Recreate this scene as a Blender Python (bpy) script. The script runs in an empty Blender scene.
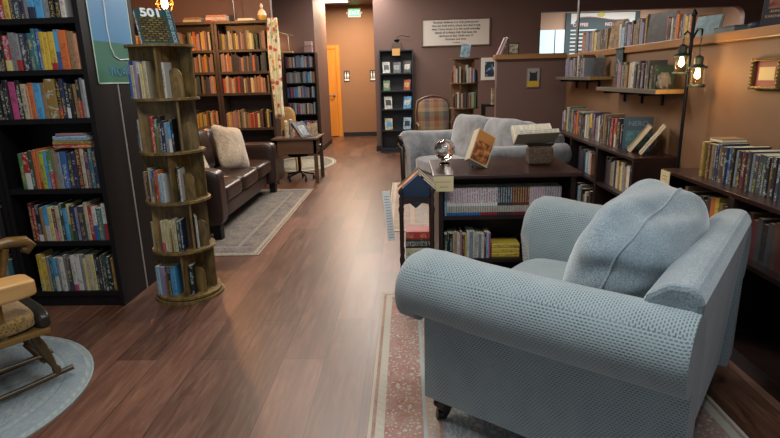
import bpy, bmesh, math, random
from mathutils import Vector, Matrix
random.seed(7)
SC = bpy.context.scene
COL = SC.collection
PI = math.pi

# ------------------------------------------------------------------ camera
cd = bpy.data.cameras.new('camera'); cam = bpy.data.objects.new('camera', cd); COL.objects.link(cam)
cd.sensor_width = 36; cd.lens = 541.8 / 780 * 36; cd.clip_start = 0.05; cd.clip_end = 100
r_ = Vector((0.99928928, 0.02808155, -0.02514669)); u_ = Vector((0.0172665, 0.25201398, 0.96756954)); f_ = Vector((-0.03350817, 0.96731607, -0.25135))
M = Matrix((r_, u_, -f_)).transposed().to_4x4(); M.translation = Vector((0, 0, 1.35)); cam.matrix_world = M
SC.camera = cam
# ------------------------------------------------------------------ world, lights, exposure
SC.view_settings.view_transform = 'Standard'; SC.view_settings.look = 'None'; SC.view_settings.gamma = 1
SC.view_settings.use_curve_mapping = False; SC.view_settings.exposure = 0.35
w = bpy.data.worlds.new('world'); SC.world = w; w.use_nodes = True
w.node_tree.nodes['Background'].inputs[0].default_value = (0.75, 0.88, 1.0, 1)
w.node_tree.nodes['Background'].inputs[1].default_value = 0.42

def area(name, loc, sx, sy, power, col, rot=(0, 0, 0)):
    l = bpy.data.lights.new(name, 'AREA'); l.shape = 'RECTANGLE'; l.size = sx; l.size_y = sy
    l.energy = power; l.color = col
    o = bpy.data.objects.new(name, l); o.location = loc; o.rotation_euler = rot; COL.objects.link(o); return o
def point(name, loc, power, col, r=0.03):
    l = bpy.data.lights.new(name, 'POINT'); l.energy = power; l.color = col; l.shadow_soft_size = r
    o = bpy.data.objects.new(name, l); o.location = loc; COL.objects.link(o); return o
COOL = (0.86, 0.95, 1.0); NEUT = (1.0, 0.93, 0.86); WARM = (1.0, 0.58, 0.25)
area('ceiling_light_front', (0.4, 1.2, 2.96), 1.2, 0.6, 42, COOL)
area('ceiling_light_left', (-1.5, 1.9, 2.96), 1.2, 0.6, 22, NEUT)
area('ceiling_light_middle', (-0.5, 4.8, 2.96), 1.2, 0.6, 62, NEUT)
area('ceiling_light_back', (-0.2, 8.2, 2.96), 1.2, 0.6, 75, NEUT)
area('ceiling_light_aisle', (-0.8, 10.0, 2.96), 0.8, 0.8, 42, (1, .95, .9))  # extra overhead light, added to strengthen the glare along the floor
area('ceiling_light_sofa', (-1.6, 6.4, 2.96), 0.6, 0.6, 25, (1, .85, .7))
area('ceiling_light_hall', (-1.2, 12.1, 2.93), 0.6, 0.6, 75, (1.0, 0.80, 0.56))
area('ceiling_light_cafe', (4.6, 11.7, 2.9), 2.4, 1.2, 120, (1.0, 0.95, 0.88))
area('ceiling_light_nook', (-3.0, 6.0, 2.96), 0.8, 0.8, 7, (1, .62, .32))

# ------------------------------------------------------------------ materials
MATS = {}
def lin(c):
    if isinstance(c, str):
        c = [int(c[i:i+2], 16) / 255 for i in (1, 3, 5)]
        c = [x / 12.92 if x <= 0.04045 else ((x + 0.055) / 1.055) ** 2.4 for x in c]
    return (c[0], c[1], c[2], 1)
def base_mat(name, col, rough=0.6, metal=0.0, **kw):
    if name in MATS: return MATS[name]
    m = bpy.data.materials.new(name); m.use_nodes = True; MATS[name] = m
    b = m.node_tree.nodes['Principled BSDF']
    b.inputs['Base Color'].default_value = lin(col); b.inputs['Roughness'].default_value = rough
    b.inputs['Metallic'].default_value = metal
    for k, v in kw.items():
        b.inputs[k.replace('_', ' ')].default_value = v
    return m
class NT:
    """tiny node-tree writer"""
    def __init__(s, m): s.m = m; s.t = m.node_tree; s.b = s.t.nodes['Principled BSDF']
    def n(s, typ, ins=None, **props):
        x = s.t.nodes.new(typ)
        for k, v in props.items(): setattr(x, k, v)
        for k, v in (ins or {}).items():
            if isinstance(v, bpy.types.NodeSocket): s.t.links.new(v, x.inputs[k])
            else: x.inputs[k].default_value = v
        return x
    def math(s, op, a, b=0.0, c=0.0):
        return s.n('ShaderNodeMath', {0: a, 1: b, 2: c}, operation=op).outputs[0]
    def mix(s, f, a, b, bt='MIX'):
        x = s.t.nodes.new('ShaderNodeMix'); x.data_type = 'RGBA'; x.blend_type = bt
        for i, v in ((0, f), (6, a), (7, b)):
            if isinstance(v, bpy.types.NodeSocket): s.t.links.new(v, x.inputs[i])
            else: x.inputs[i].default_value = v
        return x.outputs[2]
    def ramp(s, f, stops, interp='LINEAR'):
        x = s.n('ShaderNodeValToRGB', {0: f}); x.color_ramp.interpolation = interp
        cr = x.color_ramp
        while len(cr.elements) < len(stops): cr.elements.new(0.5)
        for e, (p, c) in zip(cr.elements, stops): e.position = p; e.color = lin(c)
        return x.outputs[0]
    def coord(s, kind='Object'): return s.n('ShaderNodeTexCoord').outputs[kind]
    def mapping(s, v, scale=(1, 1, 1), rot=(0, 0, 0), loc=(0, 0, 0)):
        return s.n('ShaderNodeMapping', {0: v, 'Scale': scale, 'Rotation': rot, 'Location': loc}).outputs[0]
    def noise(s, v, scale, detail=3, rough=.5, dist=0):
        return s.n('ShaderNodeTexNoise', {'Vector': v, 'Scale': scale, 'Detail': detail, 'Roughness': rough, 'Distortion': dist}).outputs[0]
    def bump(s, h, strength=.3, dist=.01):
        o = s.n('ShaderNodeBump', {'Height': h, 'Strength': strength, 'Distance': dist}).outputs[0]
        s.t.links.new(o, s.b.inputs['Normal'])
    def col(s, c): s.t.links.new(c, s.b.inputs['Base Color'])
    def set(s, k, v): s.t.links.new(v, s.b.inputs[k])

def wood_mat(name, c1, c2, rough=.5, scale=1.0, axis='z', spec=.5):
    if name in MATS: return MATS[name]
    m = base_mat(name, c1, rough); t = NT(m); m.node_tree.nodes['Principled BSDF'].inputs['Specular IOR Level'].default_value = spec
    sc = {'x': (1.2, 14, 14), 'y': (14, 1.2, 14), 'z': (14, 14, 1.2)}[axis]
    v = t.mapping(t.coord(), tuple(q * scale for q in sc))
    n = t.noise(v, 1.5, 5, .6, .4)
    t.col(t.ramp(n, [(.3, c1), (.7, c2)])); t.bump(n, .12, .004)
    return m
M_black = wood_mat('black_wood', '#0e0c0c', '#161313', .5, spec=.25)
M_blackw = wood_mat('dark_brown_wood', '#2a2018', '#3b2c22', .45)
M_mahog = wood_mat('dark_mahogany', '#22100d', '#371d17', .28, 1, 'x')
M_mahogz = wood_mat('dark_mahogany_side', '#170c0a', '#251411', .4)
M_rustic = wood_mat('rustic_wood', '#33270f', '#85693a', .6, .45)
t = NT(M_rustic); nr = t.noise(t.mapping(t.coord(), (6, 6, 2.2)), 2.2, 6, .7, 1.2); ng = t.noise(t.mapping(t.coord(), (30, 30, 2)), 1.5, 4, .6)
t.col(t.mix(t.ramp(nr, [(.36, (.75, .75, .75)), (.56, (0, 0, 0))]), t.ramp(ng, [(.3, '#5c471f'), (.7, '#8a6f3e')]), lin('#2c2213')))
M_rustic2 = wood_mat('rustic_wood_far', '#4d3a26', '#76583a', .6, .8)
M_walnut = wood_mat('walnut_wood', '#3a2a20', '#55402f', .4, 1, 'x')
M_ledge = wood_mat('ledge_wood', '#7d5730', '#976c3e', .35, .6, 'y')
M_ledgex = wood_mat('ledge_wood_cross', '#7d5730', '#976c3e', .35, .6, 'x')
M_pale = wood_mat('pale_wood', '#b98a52', '#cfa166', .4, .7, 'y')
M_gold = wood_mat('golden_oak', '#5e4420', '#8a672f', .35, 1, 'y')
M_darkch = wood_mat('dark_turned_wood', '#3b2e1c', '#5a4628', .4)
M_door = wood_mat('orange_door_wood', '#c9791f', '#dd8f33', .45, .5)
M_post = wood_mat('turned_post_wood', '#1e1210', '#33201a', .35)
M_carved = base_mat('carved_dark_wood', '#15110f', .35)
M_floor_shelf = wood_mat('grey_shelf_wood', '#4b453c', '#655c4f', .5, 1, 'y')
M_litend = wood_mat('lit_shelf_end_wood', '#8f6a3a', '#b08850', .5)  # wood tone lightened and yellowed to carry the light on the shelf ends
M_metal = base_mat('dark_metal', '#23262a', .4, .8)
M_steel = base_mat('steel', '#8a8a88', .3, 1)
M_white = base_mat('white_plastic', '#e8e6e0', .5)
M_paper = base_mat('page_paper', '#cfc4a8', .85)
M_card = base_mat('note_card', '#cbb98e', .8)
M_cardy = base_mat('note_card_tan', '#c89a5c', .8)
M_ink = base_mat('ink', '#3a3530', .8)
M_whiteink = base_mat('white_ink', '#e6e6e2', .7)
M_base = base_mat('black_baseboard', '#171718', .5)
M_leather = base_mat('brown_leather', '#2c1d18', .33)
t = NT(M_leather); n = t.noise(t.coord(), 60, 4); t.bump(n, .12, .002)

def wall_mat(name, c):
    m = base_mat(name, c, .62); t = NT(m)
    n = t.noise(t.coord(), 1.2, 3); n2 = t.noise(t.coord(), 140, 2)
    c0 = lin(c); t.col(t.ramp(n, [(.3, [x * .93 for x in c0[:3]]), (.7, [x * 1.05 for x in c0[:3]])])); t.bump(n2, .08, .002)
    return m
M_wall = wall_mat('brown_wall', '#644a41')
M_wallr = wall_mat('tan_brown_wall', '#6d5035')
M_hall = wall_mat('hall_wall', '#8d6546')
M_cafe = wall_mat('cafe_beige_wall', '#b0907a')
M_ceil = wall_mat('ceiling_paint', '#6d5a52')

def floor_mat():
    m = base_mat('plank_floor', '#5a382b', .34); t = NT(m)
    v = t.mapping(t.coord(), (1, 1, 1), (0, 0, PI / 2))
    br = t.n('ShaderNodeTexBrick', {'Vector': v, 'Color1': (0, 0, 0, 1), 'Color2': (1, 1, 1, 1), 'Mortar': (.5, .5, .5, 1), 'Scale': 1.0,
             'Mortar Size': .0016, 'Mortar Smooth': .1, 'Bias': 0.0, 'Brick Width': 1.22, 'Row Height': .213}, offset=.37, offset_frequency=2)
    g = t.noise(t.mapping(t.coord(), (16, 1.6, 1)), 2.2, 6, .62, .8)
    g2 = t.noise(t.mapping(t.coord(), (5, .7, 1)), 1.7, 3, .5, .3)
    plank = t.ramp(br.outputs[0], [(0, '#2f1a11'), (.3, '#4a2c1e'), (.6, '#7d5646'), (.8, '#603c2c'), (1, '#3c2418')])
    grain = t.ramp(g, [(.28, '#22130d'), (.5, '#5f3f2e'), (.75, '#916a54')])
    c = t.mix(.5, plank, grain)
    c = t.mix(t.ramp(g2, [(.35, (.0, .0, .0)), (.7, (.45, .45, .45))]), c, lin('#3a2018'))
    knots = t.n('ShaderNodeTexVoronoi', {'Vector': t.mapping(t.coord(), (2.6, .9, 1)), 'Scale': 1.0}).outputs[0]
    c = t.mix(t.ramp(knots, [(.0, (.6, .6, .6)), (.03, (0, 0, 0))]), c, lin('#1d0f0b'))
    c = t.mix(br.outputs[1], c, lin('#1c110d'))
    t.col(c)
    rr = t.n('ShaderNodeMapRange', {0: g, 1: .3, 2: .7, 3: .34, 4: .42}).outputs[0]; t.set('Roughness', rr)
    t.bump(t.math('SUBTRACT', g, t.math('MULTIPLY', br.outputs[1], 2.0)), .045, .0015)
    return m
M_floor = floor_mat()

def weave_mat(name, c1, c2, cell=.011, bump=.5, fuzz=.3):
    """upholstery with a small woven dash pattern"""
    m = base_mat(name, c1, .9); t = NT(m)
    m.node_tree.nodes['Principled BSDF'].inputs['Sheen Weight'].default_value = fuzz
    co = t.coord(); s = 1 / cell
    # box-project: pick the plane by the dominant normal, in the object's own frame
    gn = t.n('ShaderNodeTexCoord').outputs['Normal']
    sx = t.n('ShaderNodeSeparateXYZ', {0: gn}); c = t.n('ShaderNodeSeparateXYZ', {0: co})
    ax = t.math('ABSOLUTE', sx.outputs[0]); az = t.math('ABSOLUTE', sx.outputs[2]); ay = t.math('ABSOLUTE', sx.outputs[1])
    xbig = t.math('GREATER_THAN', ax, t.math('MAXIMUM', ay, az)); zbig = t.math('GREATER_THAN', az, t.math('MAXIMUM', ax, ay))
    # u: y if x-facing else x ; v: y if z-facing else z
    uu = t.math('ADD', t.math('MULTIPLY', xbig, c.outputs[1]), t.math('MULTIPLY', t.math('SUBTRACT', 1.0, xbig), c.outputs[0]))
    vv = t.math('ADD', t.math('MULTIPLY', zbig, c.outputs[1]), t.math('MULTIPLY', t.math('SUBTRACT', 1.0, zbig), c.outputs[2]))
    uv = t.n('ShaderNodeCombineXYZ', {0: uu, 1: vv}).outputs[0]
    br = t.n('ShaderNodeTexBrick', {'Vector': t.mapping(uv, (s, s, 1)), 'Color1': (0, 0, 0, 1), 'Color2': (.35, .35, .35, 1), 'Mortar': (1, 1, 1, 1), 'Scale': 1.0,
             'Mortar Size': .36, 'Mortar Smooth': .5, 'Brick Width': 1.5, 'Row Height': 1.0}, offset=.5)
    n = t.noise(co, 9, 4, .6); n2 = t.noise(co, 300, 2)
    f = t.math('MULTIPLY', t.math('SUBTRACT', 1.0, br.outputs[1]), t.n('ShaderNodeMapRange', {0: n, 1: .3, 2: .7, 3: .45, 4: 1.0}).outputs[0])
    cc = t.mix(f, lin(c1), lin(c2))
    cc = t.mix(t.math('MULTIPLY', n2, .35), cc, lin(c2))
    t.col(cc); t.bump(t.math('SUBTRACT', t.math('MULTIPLY', n2, .3), f), bump, .003)
    return m
M_chair = weave_mat('blue_grey_woven_fabric', '#9aa5a6', '#3f4d54', .0085)
def velvet(name, c1, c2):
    m = base_mat(name, c1, .85); t = NT(m); t.b.inputs['Sheen Weight'].default_value = .5
    n = t.noise(t.coord(), 5, 5, .65, .6); t.col(t.ramp(n, [(.35, c2), (.65, c1)])); t.bump(t.noise(t.coord(), 120, 3), .2, .003)
    return m
M_chairback = velvet('blue_grey_brushed_fabric', '#949fa2', '#6c7a80')
t = NT(M_chairback); nf = t.noise(t.coord(), 230, 4, .7); nl = t.noise(t.coord(), 6, 4, .6)
t.col(t.mix(t.ramp(nf, [(.42, (0, 0, 0)), (.6, (1, 1, 1))]), t.ramp(nl, [(.35, '#76838a'), (.65, '#98a4a7')]), lin('#5c696f')))
M_velvet = velvet('grey_velvet', '#7f8386', '#55585b')
M_pillow = velvet('beige_textured_fabric', '#b5a288', '#7f6c54')
t = NT(M_pillow); vz = t.n('ShaderNodeTexVoronoi', {'Vector': t.coord(), 'Scale': 55.0}).outputs[0]; t.bump(vz, .7, .006)
M_goldfab = velvet('gold_floral_fabric', '#94713a', '#4f3a1b')
t = NT(M_goldfab); vz = t.n('ShaderNodeTexVoronoi', {'Vector': t.coord(), 'Scale': 60.0}).outputs[0]
t.col(t.ramp(vz, [(.15, '#5c4420'), (.45, '#a07c3c'), (.8, '#6a4f26')]))

def plaid_mat():
    m = base_mat('plaid_fabric', '#6a5040', .9); t = NT(m); g = t.n('ShaderNodeSeparateXYZ', {0: t.coord()})
    def stripes(o, sc): return t.math('FRACT', t.math('MULTIPLY', o, sc))
    a = t.ramp(stripes(g.outputs[0], 3.4), [(0, '#6d382c'), (.25, '#6e6044'), (.5, '#3d3f58'), (.75, '#776547')], 'CONSTANT')
    b = t.ramp(stripes(g.outputs[2], 3.4), [(0, '#7a6044'), (.3, '#5c3430'), (.55, '#4a563e'), (.8, '#8f7a5a')], 'CONSTANT')
    t.col(t.mix(.5, a, b)); return m
M_plaid = plaid_mat()

def rug_mat(name, size, field, fieldb, motif, border, borderb, edge, bw=.26, scale=14, fade=.35):
    """size = (sx, sy) half sizes; object origin at the rug's centre"""
    m = base_mat(name, field, .95); t = NT(m); co = t.coord(); g = t.n('ShaderNodeSeparateXYZ', {0: co})
    if size[1] is None:   # round
        d = t.math('SUBTRACT', size[0], t.math('SQRT', t.math('ADD', t.math('POWER', t.math('ABSOLUTE', t.math('DIVIDE', g.outputs[0], size[2])), 2.0), t.math('POWER', t.math('ABSOLUTE', t.math('DIVIDE', g.outputs[1], size[3])), 2.0))))
    else:
        dx = t.math('SUBTRACT', size[0], t.math('ABSOLUTE', g.outputs[0])); dy = t.math('SUBTRACT', size[1], t.math('ABSOLUTE', g.outputs[1]))
        d = t.math('MINIMUM', dx, dy)
    v1 = t.n('ShaderNodeTexVoronoi', {'Vector': co, 'Scale': float(scale)}, feature='F1')
    v2 = t.n('ShaderNodeTexVoronoi', {'Vector': co, 'Scale': scale * 2.3}, feature='F1')
    wv = t.n('ShaderNodeTexWave', {'Vector': co, 'Scale': scale * .5, 'Distortion': 9.0, 'Detail': 3.0, 'Detail Scale': 2.0}).outputs[0]
    f = t.mix(t.ramp(v1.outputs[0], [(.28, (1, 1, 1)), (.34, (0, 0, 0))]), lin(field), lin(motif))
    f = t.mix(t.ramp(wv, [(.72, (0, 0, 0)), (.8, (1, 1, 1))]), f, lin(fieldb))
    f = t.mix(t.ramp(v2.outputs[0], [(.18, (1, 1, 1)), (.24, (0, 0, 0))]), f, lin(border))
    b = t.mix(t.ramp(v1.outputs[0], [(.2, (1, 1, 1)), (.26, (0, 0, 0))]), lin(border), lin(borderb))
    b = t.mix(t.ramp(v2.outputs[0], [(.22, (1, 1, 1)), (.3, (0, 0, 0))]), b, lin(motif))
    s_ = t.mix(t.ramp(t.math('FRACT', t.math('MULTIPLY', t.math('ADD', g.outputs[0], g.outputs[1]), 22.0)), [(.5, (0, 0, 0)), (.55, (1, 1, 1))]), lin(edge), lin(borderb))
    def step(x): return t.math('GREATER_THAN', d, x)
    c = t.mix(step(bw * .05), lin(edge), lin(border))
    c = t.mix(step(bw * .10), c, s_); c = t.mix(step(bw * .22), c, b); c = t.mix(step(bw * .74), c, lin(fieldb))
    c = t.mix(step(bw * .79), c, t.mix(.5, s_, b)); c = t.mix(step(bw * .95), c, lin(border)); c = t.mix(step(bw), c, f)
    n = t.noise(co, 9, 8, .78)
    c = t.mix(t.ramp(n, [(.35, (0, 0, 0)), (.75, (fade, fade, fade))]), c, lin(edge))
    n4 = t.noise(co, 60, 6, .8); c = t.mix(t.ramp(n4, [(.4, (0, 0, 0)), (.7, (.5, .5, .5))]), c, lin(fieldb))
    t.col(c); t.bump(t.noise(co, 400, 2), .4, .003); return m

# books --------------------------------------------------------------
PAL = dict(wh=('white', '#c9c7bf'), cr=('cream', '#b9ad8d'), gy=('grey', '#84878a'), dg=('charcoal', '#3a3c40'), bk=('black', '#191a1d'),
  rd=('red', '#a82a26'), mr=('maroon', '#5c2228'), pk=('pink', '#c0477f'), dp=('dusty pink', '#a3737a'), og=('orange', '#cf6a2c'), pc=('peach', '#c98a66'),
  ye=('yellow', '#cfae3a'), py=('pale yellow', '#cdbd7c'), gn=('green', '#4f7a45'), dn=('dark green', '#2e4636'), lm=('lime', '#9fb03a'), tl=('teal', '#2f6a70'),
  bl=('blue', '#2c5c9c'), nv=('navy', '#222c4a'), sk=('sky blue', '#4d9ccc'), pb=('pale blue', '#8fb2c6'), lv=('lavender', '#8b84a6'), pu=('purple', '#4e3560'),
  br=('brown', '#553a2a'), tn=('tan', '#8f7450'), gd=('gold', '#8e7030'))
LIGHTS = {'wh', 'cr', 'gy', 'pk', 'dp', 'og', 'pc', 'ye', 'py', 'lm', 'sk', 'pb', 'tn', 'lv'}
def _mute(h):
    c = [int(h[i:i+2], 16) / 255 for i in (1, 3, 5)]; g = sum(c) / 3
    c = [(q * .95 + g * .05) * .93 for q in c]; return '#%02x%02x%02x' % tuple(int(q * 255) for q in c)
PAL = {k: (n, _mute(h)) for k, (n, h) in PAL.items()}
PAL['rp'] = ('pale pink', '#b3969b')
def comic_mat(key, top, ink_, low, pic=(.11, .34)):
    if key in MATS: return MATS[key]
    m = base_mat(key, top, .45); t = NT(m); g = t.n('ShaderNodeSeparateXYZ', {0: t.coord('Generated')}); gx, gy, gz = g.outputs
    rnd = t.math('MULTIPLY', t.n('ShaderNodeObjectInfo').outputs['Random'], 37.0)
    n = t.noise(t.n('ShaderNodeCombineXYZ', {0: gx, 1: rnd, 2: t.math('MULTIPLY', gz, 30.0)}).outputs[0], 1.0, 2)
    inx = t.math('LESS_THAN', t.math('ABSOLUTE', t.math('SUBTRACT', gx, .5)), .26)
    c = t.mix(t.math('MULTIPLY', inx, t.math('MULTIPLY', t.math('GREATER_THAN', n, .42), t.math('GREATER_THAN', gz, .45))), lin(top), lin(ink_))
    n2 = t.n('ShaderNodeTexNoise', {'Vector': t.n('ShaderNodeCombineXYZ', {0: gx, 1: rnd, 2: t.math('MULTIPLY', gz, 14.0)}).outputs[0], 'Scale': 1.0}).outputs[1]
    c = t.mix(t.math('LESS_THAN', gz, pic[1]), c, t.mix(.6, n2, lin('#8a7a5a')))
    c = t.mix(t.math('LESS_THAN', gz, pic[0]), c, lin(low)); t.col(c); return m
def cover_mat(code, band=None, bh=.25, seed=0):
    key = f'cover_{code}_{band}_{bh}_{seed % 3}'
    if key in MATS: return MATS[key]
    m = base_mat(key, PAL[code][1], .5); t = NT(m)
    g = t.n('ShaderNodeSeparateXYZ', {0: t.coord('Generated')}); rnd = t.n('ShaderNodeObjectInfo').outputs['Random']
    off = t.math('MULTIPLY', rnd, 37.0)
    gx, gy, gz = g.outputs
    spine = t.math('LESS_THAN', gy, .08)
    ctr = t.math('LESS_THAN', t.math('ABSOLUTE', t.math('SUBTRACT', gx, .5)), .27)
    vec = t.n('ShaderNodeCombineXYZ', {0: t.math('ADD', t.math('MULTIPLY', gx, 3.5), off), 1: off, 2: t.math('MULTIPLY', gz, 42.0)}).outputs[0]
    n = t.math('GREATER_THAN', t.noise(vec, 1.0, 2), .52)
    vec2 = t.n('ShaderNodeCombineXYZ', {0: off, 1: 3.0, 2: t.math('MULTIPLY', gz, 2.6)}).outputs[0]
    zone = t.math('GREATER_THAN', t.noise(vec2, 1.0, 0), .46)
    txt = t.math('MULTIPLY', t.math('MULTIPLY', spine, ctr), t.math('MULTIPLY', n, zone))
    dark = code in LIGHTS
    ink = lin(['#3b3530', '#74302a', '#2b3c5c'][seed % 3] if dark else ['#c7c2b4', '#c2a860', '#b8c4cc'][seed % 3])
    c = lin(PAL[code][1])
    vec3 = t.n('ShaderNodeCombineXYZ', {0: off, 1: gx, 2: t.math('MULTIPLY', gz, 7.0)}).outputs[0]
    c = t.mix(t.math('MULTIPLY', t.math('GREATER_THAN', t.noise(vec3, 1.0, 1), .66), t.math('MULTIPLY', spine, .4)), c, ink)
    if band:
        c = t.mix(t.math('LESS_THAN', gz, bh), c, lin(PAL[band][1]))
    c = t.mix(t.math('MULTIPLY', txt, .62), c, ink)
    t.col(c); return m

# ------------------------------------------------------------------ mesh building
class MB:
    def __init__(s): s.v = []; s.f = []; s.m = []; s.cols = []
    def add(s, vs, fs, mi=0, X=None, col=None):
        o = len(s.v)
        for p in vs:
            p = Vector(p); s.v.append(X @ p if X else p)
        for f in fs: s.f.append([i + o for i in f]); s.m.append(mi); s.cols.append(col)
    def box(s, x0, x1, y0, y1, z0, z1, X=None, mi=0, col=None):
        vs = [(x, y, z) for x in (x0, x1) for y in (y0, y1) for z in (z0, z1)]
        fs = [(0, 1, 3, 2), (4, 6, 7, 5), (0, 4, 5, 1), (2, 3, 7, 6), (0, 2, 6, 4), (1, 5, 7, 3)]
        s.add(vs, fs, mi, X, col); return s
    def lathe(s, prof, c=(0, 0, 0), n=20, X=None, mi=0, axis='z'):
        vs = []; fs = []
        for (r, z) in prof:
            for k in range(n):
                a = 2 * PI * k / n; x, y = r * math.cos(a), r * math.sin(a)
                p = {'z': (x, y, z), 'x': (z, x, y), 'y': (x, z, y)}[axis]
                vs.append((p[0] + c[0], p[1] + c[1], p[2] + c[2]))
        m = len(prof)
        for i in range(m - 1):
            for k in range(n):
                k2 = (k + 1) % n; fs.append((i * n + k, i * n + k2, (i + 1) * n + k2, (i + 1) * n + k))
        fs.append(tuple(range(n))[::-1]); fs.append(tuple((m - 1) * n + k for k in range(n)))
        s.add(vs, fs, mi, X); return s
    def tube(s, pts, r, n=8, X=None, mi=0):
        pts = [Vector(p) for p in pts]; rs = r if isinstance(r, (list, tuple)) else [r] * len(pts)
        vs = []; fs = []; up = None
        for i, p in enumerate(pts):
            d = (pts[min(i + 1, len(pts) - 1)] - pts[max(i - 1, 0)]).normalized()
            if up is None:
                up = Vector((0, 0, 1)) if abs(d.z) < .9 else Vector((1, 0, 0))
            a = d.cross(up).normalized(); b = a.cross(d).normalized(); up = b
            for k in range(n):
                t_ = 2 * PI * k / n; vs.append(p + (a * math.cos(t_) + b * math.sin(t_)) * rs[i])
        for i in range(len(pts) - 1):
            for k in range(n):
                k2 = (k + 1) % n; fs.append((i * n + k, i * n + k2, (i + 1) * n + k2, (i + 1) * n + k))
        fs.append(tuple(range(n))[::-1]); fs.append(tuple((len(pts) - 1) * n + k for k in range(n)))
        s.add(vs, fs, mi, X); return s
    def prism(s, poly, a0, a1, axis='y', X=None, mi=0):
        """poly in the two other axes; axis y -> (x,z), x -> (y,z), z -> (x,y)"""
        def P(u, v, a): return {'y': (u, a, v), 'x': (a, u, v), 'z': (u, v, a)}[axis]
        n = len(poly); vs = [P(u, v, a0) for u, v in poly] + [P(u, v, a1) for u, v in poly]
        fs = [tuple(range(n)), tuple(range(n, 2 * n))[::-1]] + [(i, i + n, (i + 1) % n + n, (i + 1) % n) for i in range(n)]
        s.add(vs, fs, mi, X); return s
    def rbox(s, c, h, k=5, n=14, X=None, mi=0, fn=None):
        """rounded cushion: half sizes h, superellipsoid exponent k"""
        vs = []; fs = []
        for ax in range(3):
            for sg in (-1, 1):
                o = len(vs)
                for i in range(n + 1):
                    for j in range(n + 1):
                        u = math.tan((i / n * 2 - 1) * PI / 4); v = math.tan((j / n * 2 - 1) * PI / 4)
                        p = [0, 0, 0]; p[ax] = sg; p[(ax + 1) % 3] = u; p[(ax + 2) % 3] = v
                        q = (abs(p[0]) ** k + abs(p[1]) ** k + abs(p[2]) ** k) ** (1 / k)
                        P = Vector([p[a] / q for a in range(3)])
                        if fn: P = fn(P)
                        vs.append((c[0] + P[0] * h[0], c[1] + P[1] * h[1], c[2] + P[2] * h[2]))
                for i in range(n):
                    for j in range(n):
                        a = o + i * (n + 1) + j; q = (a, a + n + 1, a + n + 2, a + 1)
                        fs.append(q if sg > 0 else q[::-1])
        s.add(vs, fs, mi, X); return s
    def build(s, name, mat, parent=None, smooth=False, bevel=0, weld=False, loc=None):
        me = bpy.data.meshes.new(name); me.from_pydata([tuple(p) for p in s.v], [], s.f)
        for m in (mat if isinstance(mat, (list, tuple)) else [mat]): me.materials.append(m)
        for p, mi in zip(me.polygons, s.m): p.material_index = mi
        if any(c is not None for c in s.cols):
            ca = me.color_attributes.new('Col', 'FLOAT_COLOR', 'CORNER')
            for p, c in zip(me.polygons, s.cols):
                for li in p.loop_indices: ca.data[li].color = c or (.1, .1, .1, 1)
        bm = bmesh.new(); bm.from_mesh(me)
        if weld: bmesh.ops.remove_doubles(bm, verts=bm.verts, dist=1e-5)
        bmesh.ops.recalc_face_normals(bm, faces=bm.faces); bm.to_mesh(me); bm.free()
        if smooth:
            for p in me.polygons: p.use_smooth = True
            try: me.set_sharp_from_angle(angle=math.radians(50))
            except Exception: pass
        o = bpy.data.objects.new(name, me); COL.objects.link(o)
        if parent is not None: o.parent = parent
        if loc: o.location = loc
        if bevel:
            b = o.modifiers.new('bevel', 'BEVEL'); b.width = bevel; b.segments = 2; b.limit_method = 'ANGLE'
        return o

def tag(o, label=None, cat=None, group=None, kind=None):
    if label: o['label'] = label
    if cat: o['category'] = cat
    if group: o['group'] = group
    if kind: o['kind'] = kind
    return o
def thing(name, label, cat, loc=(0, 0, 0), rot=0, group=None):
    o = bpy.data.objects.new(name, None); COL.objects.link(o); o.location = loc; o.empty_display_size = .1
    o.rotation_euler = rot if isinstance(rot, tuple) else (0, 0, rot)
    return tag(o, label, cat, group)
def struct(name, mb, mat, **k): return tag(mb.build(name, mat, **k), kind='structure')
def text(parent, name, body, size, loc, rot, mat, align='CENTER', ext=.0008, bold=0, spacing=1.0, lsp=1.0):
    cu = bpy.data.curves.new(name, 'FONT'); cu.body = body; cu.size = size; cu.align_x = align; cu.align_y = 'CENTER'
    cu.extrude = ext; cu.offset = bold; cu.space_character = spacing; cu.space_line = lsp; cu.resolution_u = 3
    tmp = bpy.data.objects.new('tmp', cu); COL.objects.link(tmp)
    dg = bpy.context.evaluated_depsgraph_get(); me = bpy.data.meshes.new_from_object(tmp.evaluated_get(dg))
    bpy.data.objects.remove(tmp); bpy.data.curves.remove(cu)
    me.materials.clear(); me.materials.append(mat)
    o = bpy.data.objects.new(name, me); COL.objects.link(o); o.parent = parent; o.location = loc; o.rotation_euler = rot
    return o
def Rz(a): return Matrix.Rotation(a, 4, 'Z')
def T(x, y, z): return Matrix.Translation((x, y, z))

# ------------------------------------------------------------------ the setting
struct('floor', MB().box(-4.7, 7.2, -1.6, 13.4, -.06, 0), M_floor)
struct('ceiling', MB().box(-4.7, 7.2, -1.6, 13.4, 3.0, 3.08), M_ceil)
struct('wall_left', MB().box(-4.8, -4.7, -1.6, 13.4, 0, 3.0), M_wall)
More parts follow.
